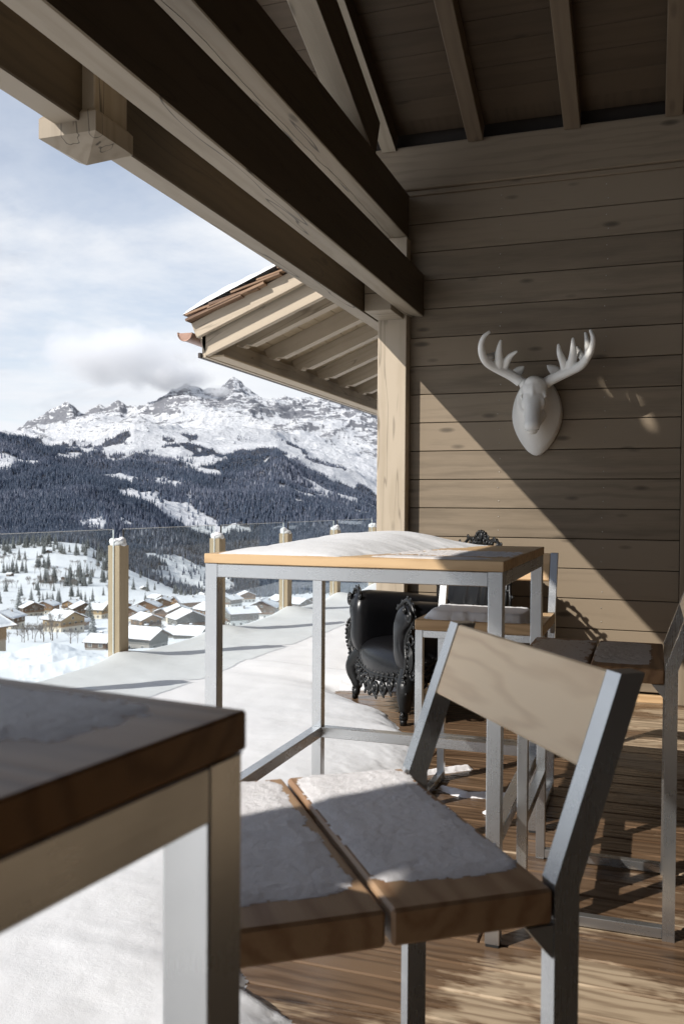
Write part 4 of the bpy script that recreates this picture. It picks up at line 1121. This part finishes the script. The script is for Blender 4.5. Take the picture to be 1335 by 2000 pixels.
# ---- individual spruces on the meadow and in the village
def spruce_mat(name, a, s_):
    m, nt, out = new_mat(name); b = NB(nt)
    g = b.n('ShaderNodeNewGeometry'); nz = b.sep(g.outputs['Normal'])[2]; n = b.noise(b.n('ShaderNodeTexCoord').outputs['Object'], 2.2, 5, .7)
    f = b.ramp(b.math('ADD', b.math('MULTIPLY', nz, .45), n), [(.62, 0.), (.86, s_)])
    b.bsdf(out, b.mix(f, b.mix(n, tuple(q * .6 for q in a), a), (.70, .73, .78)), .85, 0, None, .15); return m
M_SPR = spruce_mat('spruce_needles', (.030, .048, .040), .3); M_BARK = plain('bark', (.10, .075, .055), .85, 0, 6, .4, .5)
def make_spruce(seed):
    rn = random.Random(seed); tk = MB(); tk.tube([(0, 0, -.6), (0, 0, 4), (0, 0, 9.6)], [.2, .14, .02], 6)
    cr = MB(); vs = []; fs = []; lv = 17
    for i in range(lv):
        t = i / (lv - 1); z0 = .9 + 8.6 * t; R0 = (2.15 * (1 - t) ** .85 + .16) * rn.uniform(.85, 1.1); nb_ = 11 if t < .7 else 7
        for q in range(nb_):
            a = 2 * math.pi * (q + rn.random() * .8) / nb_; L = R0 * rn.uniform(.65, 1.12); dr = L * rn.uniform(.25, .5); w_ = L * .2 + .10
            ca, sa = math.cos(a), math.sin(a)
            p0 = (0, 0, z0 + .15); p1 = (ca * L * .55 - sa * w_, sa * L * .55 + ca * w_, z0 - dr * .35); p2 = (ca * L * .55 + sa * w_, sa * L * .55 - ca * w_, z0 - dr * .35); p3 = (ca * L, sa * L, z0 - dr)
            p4 = (ca * L * .5, sa * L * .5, z0 - dr * .35 - .28)
            o_ = len(vs); vs += [p0, p1, p2, p3, p4]; fs += [(o_, o_ + 1, o_ + 3, o_ + 2), (o_, o_ + 4, o_ + 1), (o_, o_ + 2, o_ + 4), (o_ + 1, o_ + 4, o_ + 3), (o_ + 2, o_ + 3, o_ + 4)]
    o_ = len(vs); vs += [(.12, 0, 9.2), (-.06, .1, 9.2), (-.06, -.1, 9.2), (0, 0, 10.3)]; fs += [(o_, o_ + 1, o_ + 3), (o_ + 1, o_ + 2, o_ + 3), (o_ + 2, o_, o_ + 3)]
    cr.add(vs, fs, None, .5)
    return tk, cr
_sp = []
for sd in range(3):
    tk, cr = make_spruce(sd)
    _sp.append((tk, cr))
_spm = {}
def spruce(az, r, h, lab, group=None, kind=0, z=None):
    p = ground_pt(az, r)
    t = thing('spruce_tree', lab, 'tree', p, random.uniform(0, 6), group); s_ = h / 10; t.scale = (s_ * random.uniform(.85, 1.1), s_ * random.uniform(.85, 1.1), s_)
    if kind not in _spm:
        a = _sp[kind][0].build('trunk', M_BARK, t); c = _sp[kind][1].build('crown', M_SPR, t); _spm[kind] = (a.data, c.data)
    else:
        link(bpy.data.objects.new('trunk', _spm[kind][0]), t); link(bpy.data.objects.new('crown', _spm[kind][1]), t)
    return t
M_TWIG = plain('frosted_twigs', (.16, .135, .12), .85, 0, 2, .5, .1)
def make_bare(seed, spread=.5, up=1.):
    rn = random.Random(seed); tk = MB(); cr = MB()
    def grow(p, d, L, r_, dep, mb):
        mid = p + d * L * .5 + Vector((rn.uniform(-1, 1), rn.uniform(-1, 1), 0)) * L * .06; q = p + d * L
        mb.tube([p, mid, q], [r_, r_ * .8, r_ * .6], 5 if dep < 2 else 3, False, False)
        if dep >= 5: return
        for _ in range(3 if dep < 4 else 4):
            nd = (d + Vector((rn.uniform(-1, 1), rn.uniform(-1, 1), rn.uniform(-.2, .7) * up)) * spread * 1.15).normalized()
            grow(q if rn.random() < .6 else mid.lerp(q, rn.random()), nd, L * rn.uniform(.62, .82), max(.018, r_ * .56), dep + 1, cr)
    grow(Vector((0, 0, -.3)), Vector((0, 0, 1)), 2.2, .17, 0, tk)
    return tk, cr
_bm = {}
def bare(az, r, h, lab, group=None, kind=0):
    p = ground_pt(az, r); t = thing('bare_tree', lab, 'tree', p, random.uniform(0, 6), group); t.scale = (h / 8,) * 3
    if kind not in _bm:
        tk, cr = make_bare(20 + kind, (.45, .75, .9)[kind], (1., .6, .3)[kind]); a = tk.build('trunk', M_BARK, t); c = cr.build('crown', M_TWIG, t); _bm[kind] = (a.data, c.data)
    else:
        link(bpy.data.objects.new('trunk', _bm[kind][0]), t); link(bpy.data.objects.new('crown', _bm[kind][1]), t)
    return t

# ---- chalets
def col_mat(name, c, n=3.): return plain(name, c, .8, 0, n, .3, .15, .2, 'Object', .05)
WOODS = [col_mat('dark_larch_cladding', (.10, .06, .038)), col_mat('brown_larch_cladding', (.19, .11, .065)), col_mat('honey_pine_cladding', (.30, .185, .095)), col_mat('grey_weathered_cladding', (.17, .165, .155)), col_mat('tan_timber_cladding', (.36, .26, .15))]
PLAST = [col_mat('cream_render', (.62, .56, .46)), col_mat('white_render', (.78, .77, .74)), col_mat('grey_stone', (.30, .28, .26)), col_mat('ochre_render', (.37, .28, .18))]
M_PANE = plain('dark_window_glass', (.03, .035, .045), .12, 0, 2, .3, 0, .6)
M_FRAMEW = plain('white_window_frame', (.65, .62, .56), .6); M_EAVE = col_mat('eave_boards', (.16, .10, .065))
M_SLATE = col_mat('grey_roof_sheets', (.20, .20, .205), 1.)
M_VSNOW = snow_mat('village_snow', .12, .5, (.86, .87, .90), .5, .7)
def chalet(az, r, w_, d_, h_, rot, lab, wood_i=0, plast_i=0, pitch=24, base=.45, snow=.55, bal=True, sink=.6, thin=False):
    """gable end faces -y (local); ridge along y; rot turns it, in degrees from facing the terrace"""
    p = ground_pt(az, r); t = thing('chalet', lab, 'house', (p.x, p.y, p.z - sink + 1.2), R(az + rot), 'chalets in the valley village')
    hw = w_ / 2; hd = d_ / 2; ov = 1.1 if w_ > 6 else .5; tp = math.tan(R(pitch)); hr = h_ + hw * tp; zb = -2.5; zs = h_ * base
    b = MB(); b.box(-hw, hw, -hd, hd, zb, zs, 'x', .02); b.build('masonry_floor', PLAST[plast_i], t)
    b = MB(); b.prism([(-hw - .06, zs + .01), (hw + .06, zs + .01), (hw + .06, h_), (0, hr), (-hw - .06, h_)], -hd - .06, hd + .06, 'y', 'x'); b.build('timber_wall', WOODS[wood_i], t)
    b = MB()
    for s in (-1, 1):
        L = (hw + ov) / math.cos(R(pitch)); M = Matrix.Translation((0, 0, hr + .06)) @ Matrix.Rotation(s * R(pitch), 4, 'Y')
        x0, x1 = (0, L) if s > 0 else (-L, 0)
        b.box(x0, x1, -hd - ov, hd + ov, 0, .22, 'y', .02, M)
    rf_ = b.build('roof', M_EAVE, t)
    if snow:
        b = MB()
        for s in (-1, 1):
            L = (hw + ov + .12) / math.cos(R(pitch)); M = Matrix.Translation((0, 0, hr + .28)) @ Matrix.Rotation(s * R(pitch), 4, 'Y')
            n = 14; m_ = 12; vs = []; fs = []
            for i in range(n + 1):
                for j in range(m_ + 1):
                    u = i / n; v = j / m_; xx = s * u * L; yy_ = -hd - ov - .08 + v * (d_ + 2 * ov + .16)
                    edge = min(1, min((1 - u) * 7, min(v, 1 - v) * 12)) ** .5; lump = .25 * fbm(xx * .35 + r, yy_ * .35, 2)
                    vs.append(M @ Vector((xx, yy_, snow * (edge * (.9 + lump)) + .01 + (.10 if i == 0 else 0))))
            w1 = m_ + 1
            for i in range(n):
                for j in range(m_):
                    q = (i * w1 + j, (i + 1) * w1 + j, (i + 1) * w1 + j + 1, i * w1 + j + 1); fs.append(q if s > 0 else q[::-1])
            o_ = len(vs)
            ring = [i * w1 for i in range(n + 1)] + [n * w1 + j for j in range(1, w1)] + [i * w1 + m_ for i in range(n - 1, -1, -1)]
            for q in ring:
                lp = M.inverted() @ vs[q]; vs.append(M @ Vector((lp.x, lp.y, -.02)))
            for q in range(len(ring) - 1):
                f_ = (ring[q], o_ + q, o_ + q + 1, ring[q + 1]); fs.append(f_ if s < 0 else f_[::-1])
            b.add(vs, fs, None, .5, 0, True)
        b.build('snow_layer', M_VSNOW, rf_)
    # chimney
    b = MB(); b.box(hw * .3, hw * .3 + .8, hd * .1, hd * .1 + .7, h_, hr + .9, 'z', .02); ch = b.build('chimney', PLAST[2], rf_)
    b = MB(); b.box(hw * .3 - .12, hw * .3 + .92, hd * .1 - .12, hd * .1 + .82, hr + .9, hr + 1.15, 'x', .08); b.build('snow_cap', M_VSNOW, ch)
    if thin: return t
    def window(cx, cz, side='front', ww=.95, wh=1.1):
        f = MB(); q = MB()
        if side == 'front':
            y_ = -hd - (.075 if cz > zs else .0)
            f.box(cx - ww / 2 - .1, cx + ww / 2 + .1, y_ - .05, y_ + .02, cz - .1, cz + wh + .1, 'x', .01); q.box(cx - ww / 2, cx - .03, y_ - .065, y_ - .0, cz, cz + wh, 'x', .005); q.box(cx + .03, cx + ww / 2, y_ - .065, y_, cz, cz + wh, 'x', .005)
        else:
            s = side; x_ = s * (hw + (.075 if cz > zs else 0))
            a0, a1 = sorted((x_ + s * .05, x_ - s * .02)); f.box(a0, a1, cx - ww / 2 - .1, cx + ww / 2 + .1, cz - .1, cz + wh + .1, 'y', .01)
            a0, a1 = sorted((x_ + s * .065, x_)); q.box(a0, a1, cx - ww / 2, cx - .03, cz, cz + wh, 'y', .005); q.box(a0, a1, cx + .03, cx + ww / 2, cz, cz + wh, 'y', .005)
        fo = f.build('window', M_FRAMEW, t); q.build('pane', M_PANE, fo)
    nx_ = max(2, int(w_ / 2.9))
    floors = [z_ for z_ in (.6, 3.3, 6.1) if z_ + 1.4 < h_]
    for z_ in floors:
        if abs(z_ + .5 - zs) < .75: z_ = zs + .35 if z_ > zs - .6 else zs - 1.5
        for i in range(nx_):
            window(-hw + w_ * (i + .5) / nx_, z_)
        ny_ = max(2, int(d_ / 3.4))
        for s in (-1, 1):
            for i in range(ny_): window(-hd + d_ * (i + .5) / ny_, z_, s)
    if hr - h_ > 2: window(0, h_ - .2 + .0, 'front', 1.0, 1.0)
    if bal and h_ > 4.5:
        b = MB(); zb_ = 2.9 if h_ < 7 else 5.7
        b.box(-hw - .05, hw + .05, -hd - 1.25, -hd - .08, zb_ - .15, zb_, 'x', .01)
        for i in range(int(w_ / .3)): b.box(-hw + i * .3, -hw + i * .3 + .2, -hd - 1.25, -hd - 1.2, zb_ + .01, zb_ + .9, 'z', .005)
        b.box(-hw - .05, hw + .05, -hd - 1.28, -hd - 1.17, zb_ + .91, zb_ + 1.0, 'x', .01); b.build('balcony', WOODS[(wood_i + 1) % 3], t)
    return t
#      az     r    w    d   h  rot  wood plast  sink  bal   label
HOUSES = [
 (43.3, 150, 12, 15, 4.6, -52, 2, 3, 0.6, True, 'large chalet nearest on the left with a broad snowy roof over honey coloured walls'),
 (36.32, 405, 13, 11, 5.8, 42, 4, 0, 0.2, True, 'tan gabled chalet right of the large one, behind the bare tree'),
 (35.18, 530, 12.5, 10, 5.4, 12, 0, 2, 0.2, True, 'dark brown chalet with its gable in front, left of the tallest looking railing post'),
 (34.27, 520, 10, 9, 5.2, 62, 4, 0, 0.3, True, 'tan chalet touching the left side of the railing post'),
 (34.1, 240, 6.0, 6, 2.6, 60, 0, 2, 0.6, False, 'low dark barn half sunk behind the snow bank left of the railing post'),
 (31.36, 530, 14, 11, 5.8, -12, 1, 0, 0.1, True, 'brown gabled chalet first to the right of the railing post'),
 (30.33, 590, 14, 11, 6.4, -10, 0, 0, 0.1, True, 'dark steep gabled chalet beside the long farmhouse'),
 (28.72, 585, 12, 20, 7.0, -62, 1, 0, 0.1, True, 'long brown farmhouse with the broadest snowy roof and two galleries'),
 (29.38, 452, 11.5, 10, 5.8, 8, 0, 0, 0.2, True, 'gabled chalet with dark upper floor in front of the long farmhouse'),
 (28.87, 400, 13.5, 11, 5.8, 22, 3, 2, 0.2, True, 'grey weathered gabled house left of the bar table leg'),
 (31.4, 408, 9.5, 10, 5.0, 28, 2, 3, 0.1, True, 'honey coloured pine chalet amid bare shrubs'),
 (32.14, 478, 8.5, 9, 5.0, -30, 0, 0, 0.1, True, 'small dark chalet touching the right side of the railing post'),
 (31.45, 246, 8.0, 9, 3.2, 52, 3, 2, 0.4, False, 'grey house with one big plain snow slope for a roof, lowest in the village'),
 (29.76, 345, 7, 7, 3.2, 50, 3, 2, 1.6, False, 'snowed in roof poking out behind the shrubs'),
 (28.62, 318, 8.5, 9, 3.2, 65, 3, 2, 1.8, False, 'buried low roof with snow lumps beside the bar table leg'),
 (26.12, 660, 10, 13, 6.0, -40, 3, 1, 0.6, True, 'pale house just right of the left table leg'),
 (25.53, 415, 9.5, 14, 6.2, -66, 3, 1, 0.2, True, 'white guest house with rows of windows and a bare grey roof'),
 (24.01, 470, 14, 12, 6.4, -14, 0, 1, 0.2, True, 'brown gabled chalet with cream balcony floor behind the guest house'),
 (25.15, 760, 13, 11, 6, 14, 1, 1, 0.2, True, 'far chalet peeping over the guest house roof'),
 (21.73, 560, 10, 11, 5, 40, 0, 1, 1, True, 'roof behind the third railing post'),
 (27.47, 480, 12, 12, 5.6, 30, 1, 0, 0.2, True, 'chalet hidden behind the left leg of the bar table'),
 (38.25, 560, 12, 11, 5.6, 20, 0, 0, 0.5, True, 'far roof above the large chalet on the left'),
 (20.65, 580, 11, 11, 5.2, -20, 0, 0, 0.2, True, 'far dark chalet toward the armchair'),
 (37.3, 600, 12, 10, 5.6, -25, 1, 0, 0.3, True, 'brown chalet seen over the crown of the bare tree'),
 (33.2, 640, 12, 10, 5.6, 30, 0, 0, 0.3, True, 'farthest dark chalet behind the railing post'),
 (26.75, 700, 12, 12, 5.6, -35, 0, 0, 0.3, True, 'dark chalet near the wood edge, right of the long farmhouse'),
 (30.75, 760, 11, 10, 5.4, 40, 1, 0, 0.2, True, 'small brown chalet high behind the steep gabled one'),
 (29.6, 640, 11, 10, 5.4, -50, 3, 1, 0.2, True, 'pale chalet between the steep gabled chalet and the farmhouse'),
 (27.9, 700, 12, 11, 5.8, 15, 0, 0, 0.2, True, 'dark chalet behind the right end of the long farmhouse'),
 (35.75, 640, 11, 10, 5.2, -40, 2, 0, 0.2, True, 'honey brown chalet beyond the bare tree, half hidden'),
 (32.75, 560, 11, 10, 5.2, 15, 1, 0, 0.2, True, 'brown chalet just right of the railing post, behind the small dark one'),
 (39.6, 430, 11, 12, 5.2, -30, 0, 0, 0.4, True, 'brown chalet behind the ridge of the large one on the left'),
 (23.0, 620, 12, 11, 5.4, 35, 1, 1, 0.2, True, 'snowy chalet roof beside the second railing post right of the table leg'),
 (30.1, 470, 9, 9, 4.6, -35, 0, 2, 0.4, True, 'little dark chalet above the frosted bushes'),
 (35.5, 430, 8, 8, 3.6, -20, 1, 2, 0.3, False, 'small shed left of the dark spruce nearest in the village'),
]
HUTS = [(39.41, 1283, 'hay hut at the left edge of the meadow'), (37.16, 1560, 'upper of the two hay huts high on the snowy meadow'), (37.69, 1500, 'lower of the two hay huts high on the snowy meadow'),
        (36.26, 1230, 'hay hut in the middle of the snowy meadow beside dark spruces'), (31.55, 1180, 'hay hut on the open slope right of the railing post'), (35.12, 1290, 'hay hut below the clump of spruces'), (32.52, 1400, 'hay hut next to the railing post on the open slope')]
for az, r, w_, d_, h_, rot, wi, pi_, sk, bal, lab in HOUSES:
    chalet(az, r, w_, d_, h_, rot, lab, wi, pi_, random.uniform(21, 26), .45, .15 if 'bare grey' in lab else random.uniform(.4, .65), bal, sk + .6)
for az, r, lab in HUTS:
    o = chalet(az, r, 6.5, 7, 2.6, random.uniform(-50, 50), lab, random.choice((0, 3)), 2, 24, .3, .45, False, .8, True)
    o['category'] = 'hut'; o['group'] = 'hay huts on the meadow'; o.name = 'hay_hut'
# trees one can tell apart
for az, r, h, k, lab in ((38.91, 560, 17, 0, 'tall dark spruce behind the large left chalet'), (34.61, 352, 11, 1, 'dark spruce left of the railing post, nearest in the village'), (34.80, 500, 13, 2, 'slim spruce between the brown chalets left of the railing post'), (34.98, 470, 9, 0, 'short spruce in front of the dark brown gabled chalet'),
    (31.45, 700, 12, 1, 'spruce behind the first chalet right of the railing post'), (28.2, 610, 15, 2, 'spruce rising behind the long farmhouse')):
    spruce(az, r, h, lab, None, k)
for az, r, h, k, lab in ((37.0, 335, 12.5, 0, 'large bare tree with spreading frosted branches left of the railing post'), (37.5, 330, 9, 1, 'smaller bare tree beside the large one'), (30.45, 345, 7.5, 2, 'round frosted bush right of the railing post'), (29.95, 350, 7, 1, 'frosted bush nearer the bar table leg'), (35.9, 300, 7, 2, 'bare shrub in front of the tan chalet'),
    (28.15, 400, 9, 0, 'bare tree beside the left table leg'), (35.2, 560, 9, 1, 'thin bare tree over the dark brown chalet'), (30.9, 640, 9, 2, 'bare tree behind the brown chalets'), (24.6, 400, 5, 2, 'bare shrub by the white guest house')):
    bare(az, r, h, lab, None, k)
# spruces and bare trees scattered in groups over meadow and village edge
rt = random.Random(21)
def scatter(n, azr, rr, hr, fn, lab, grp, clump):
    k = 0; tries = 0
    while k < n and tries < n * 60:
        tries += 1; az = rt.uniform(*azr); r = math.exp(rt.uniform(math.log(rr[0]), math.log(rr[1])))
        x = -math.sin(R(az)) * r; y = math.cos(R(az)) * r
        if fbm(x * clump, y * clump, 3.3) < .16: continue
        if any(abs(az - q[0]) * R(1) * r < q[2] * .8 and abs(r - q[1]) < q[3] * .9 for q in HOUSES): continue
        fn(az, r, rt.uniform(*hr), lab, grp, rt.randrange(3)); k += 1
scatter(190, (33.0, 42.5), (1130, 1690), (14, 24), spruce, 'dark spruce standing in the loose clumps on the snowy meadow', 'spruces on the meadow', .011)
scatter(34, (33.5, 41), (800, 1120), (9, 15), spruce, 'dark spruce in the row at the foot of the meadow', 'spruces at the foot of the meadow', .014)
scatter(22, (27.5, 33), (1000, 1640), (10, 17), spruce, 'dark spruce on the open slope right of the railing post', 'spruces on the open slope', .012)
scatter(110, (33.0, 41.5), (1080, 1500), (9, 15), bare, 'leafless tree in the brown thicket on the meadow', 'leafless trees on the meadow', .010)
scatter(60, (24, 41), (300, 900), (5, 9), bare, 'frosted leafless tree between the village houses', 'leafless trees in the village', .03)

# ---- clouds hanging on the ridge
def cloud_mat(name, dens, scale, thr):
    m, nt, out = new_mat(name); b = NB(nt)
    oc = b.n('ShaderNodeTexCoord').outputs['Object']; pos = b.n('ShaderNodeNewGeometry').outputs['Position']
    n = b.noise(pos, scale, 6, .62)
    ln = b.n('ShaderNodeVectorMath', operation='LENGTH'); b.link(oc, ln.inputs[0])
    fall = b.math('SUBTRACT', 1., ln.outputs['Value'], clamp=True)
    d = b.math('MULTIPLY', b.math('SUBTRACT', b.math('MULTIPLY_ADD', fall, .55, n), thr, clamp=True), dens)
    v = b.n('ShaderNodeVolumePrincipled'); v.inputs['Color'].default_value = (.985, .988, .995, 1); b.link(d, v.inputs['Density']); v.inputs['Anisotropy'].default_value = .2
    b.link(v.outputs[0], out.inputs[1]); return m
for az, el, r, sx, sy, sz, dens, sc_, thr, lab in ((33.3, 9.0, 8300, 900, 600, 330, .022, .0026, .61, 'large soft grey cloud hanging left of the main summit'), (29.6, 8.0, 8200, 420, 330, 170, .030, .0045, .60, 'ragged cloud wrapped round the main summit'), (26.9, 7.05, 8050, 230, 220, 80, .03, .008, .64, 'thin wisp of cloud below the pointed summit')):
    bm_ = bmesh.new(); bmesh.ops.create_icosphere(bm_, subdivisions=3, radius=1.); me = bpy.data.meshes.new('cloud'); bm_.to_mesh(me); bm_.free()
    me.materials.append(cloud_mat('cloud_vapour', dens, sc_, thr)); o = link(bpy.data.objects.new('cloud', me)); o.scale = (sx, sy, sz); o.rotation_euler.z = R(az)
    o.location = (-math.sin(R(az)) * r, math.cos(R(az)) * r, EYE + r * math.tan(R(el))); tag(o, lab, 'cloud')

# ================================================================== LIGHT, SKY, CAMERA
SUN_TO = Vector((-1, -1.27, 1.08)).normalized()
sl = bpy.data.lights.new('sun', 'SUN'); sl.energy = 5.0; sl.angle = R(.53); sl.color = (1, .95, .88)
so = bpy.data.objects.new('sun', sl); link(so); so.location = (-20, -25, 22)
so.rotation_euler = SUN_TO.to_track_quat('Z', 'Y').to_euler()
wd_ = bpy.data.worlds.new('World'); SC.world = wd_; wd_.use_nodes = True
nt = wd_.node_tree; nt.nodes.clear(); b = NB(nt)
out = b.n('ShaderNodeOutputWorld')
sky = b.n('ShaderNodeTexSky'); sky.sky_type = 'NISHITA'; sky.sun_disc = False
sky.sun_elevation = math.asin(SUN_TO.z); sky.sun_rotation = math.atan2(SUN_TO.x, SUN_TO.y) % (2 * math.pi); sky.altitude = 1200; sky.air_density = 1.0; sky.dust_density = .6; sky.ozone_density = 1.2
bg = b.n('ShaderNodeBackground'); b.link(sky.outputs[0], bg.inputs[0]); bg.inputs[1].default_value = .15
tc = b.n('ShaderNodeTexCoord').outputs['Generated']; s = b.sep(tc)
den = b.math('ADD', b.math('MAXIMUM', s[2], 0.), .16)
pv = b.comb(b.math('DIVIDE', s[0], den), b.math('DIVIDE', s[1], den), b.math('MULTIPLY', s[2], 2.5))
c1 = b.noise(pv, .75, 7, .6, .35); c2 = b.noise(b.comb(b.math('MULTIPLY', s[0], 1.), s[1], b.math('MULTIPLY', s[2], 2.4)), 5.2, 6, .6, .3)
low = b.math('MULTIPLY', b.math('SUBTRACT', .46, s[2]), 1.55)          # thicker toward the horizon
cov = b.math('ADD', b.math('MULTIPLY', b.math('SUBTRACT', c1, .48), 2.1), low)
cov = b.ramp(cov, [(.0, 0.36), (.28, .55), (.60, .98)])
shade = b.ramp(b.math('ADD', c2, b.math('MULTIPLY', b.math('SUBTRACT', c1, .5), .3)), [(.36, (.90, .92, .95)), (.56, (.83, .855, .90)), (.70, (.68, .71, .77))])
bc = b.n('ShaderNodeBackground'); b.link(shade, bc.inputs[0]); bc.inputs[1].default_value = 1.08
mx = b.n('ShaderNodeMixShader'); b.link(cov, mx.inputs[0]); b.link(bg.outputs[0], mx.inputs[1]); b.link(bc.outputs[0], mx.inputs[2])
b.link(mx.outputs[0], out.inputs[0])

cam = bpy.data.cameras.new('camera'); co = bpy.data.objects.new('camera', cam); link(co); SC.camera = co
yaw, pit, rol = .33305, -.019746, .0067021
fw = Vector((-math.sin(yaw) * math.cos(pit), math.cos(yaw) * math.cos(pit), math.sin(pit))); r0 = Vector((math.cos(yaw), math.sin(yaw), 0)); u0 = r0.cross(fw)
rt_ = r0 * math.cos(rol) + u0 * math.sin(rol); up = u0 * math.cos(rol) - r0 * math.sin(rol)
co.matrix_world = Matrix(((rt_.x, up.x, -fw.x, 0), (rt_.y, up.y, -fw.y, 0), (rt_.z, up.z, -fw.z, EYE), (0, 0, 0, 1)))
cam.sensor_fit = 'VERTICAL'; cam.sensor_height = 36; cam.sensor_width = 24; cam.lens = 36 * 1748.5 / 2000.; cam.shift_y = 21.4 / 2000.; cam.shift_x = 0
cam.clip_start = .05; cam.clip_end = 40000
cam.dof.use_dof = True; cam.dof.focus_distance = 4.5; cam.dof.aperture_fstop = 8.
SC.view_settings.view_transform = 'Standard'; SC.view_settings.look = 'None'; SC.view_settings.exposure = 0; SC.view_settings.gamma = 1
SC.render.engine = 'CYCLES'; SC.cycles.max_bounces = 8; SC.cycles.diffuse_bounces = 2; SC.cycles.glossy_bounces = 4; SC.cycles.transparent_max_bounces = 16
SC.cycles.volume_step_rate = 1.; SC.cycles.volume_max_steps = 128; SC.cycles.volume_bounces = 6
SC.cycles.sample_clamp_indirect = 6.; SC.cycles.use_denoising = True
SC.cycles.caustics_reflective = False; SC.cycles.caustics_refractive = False
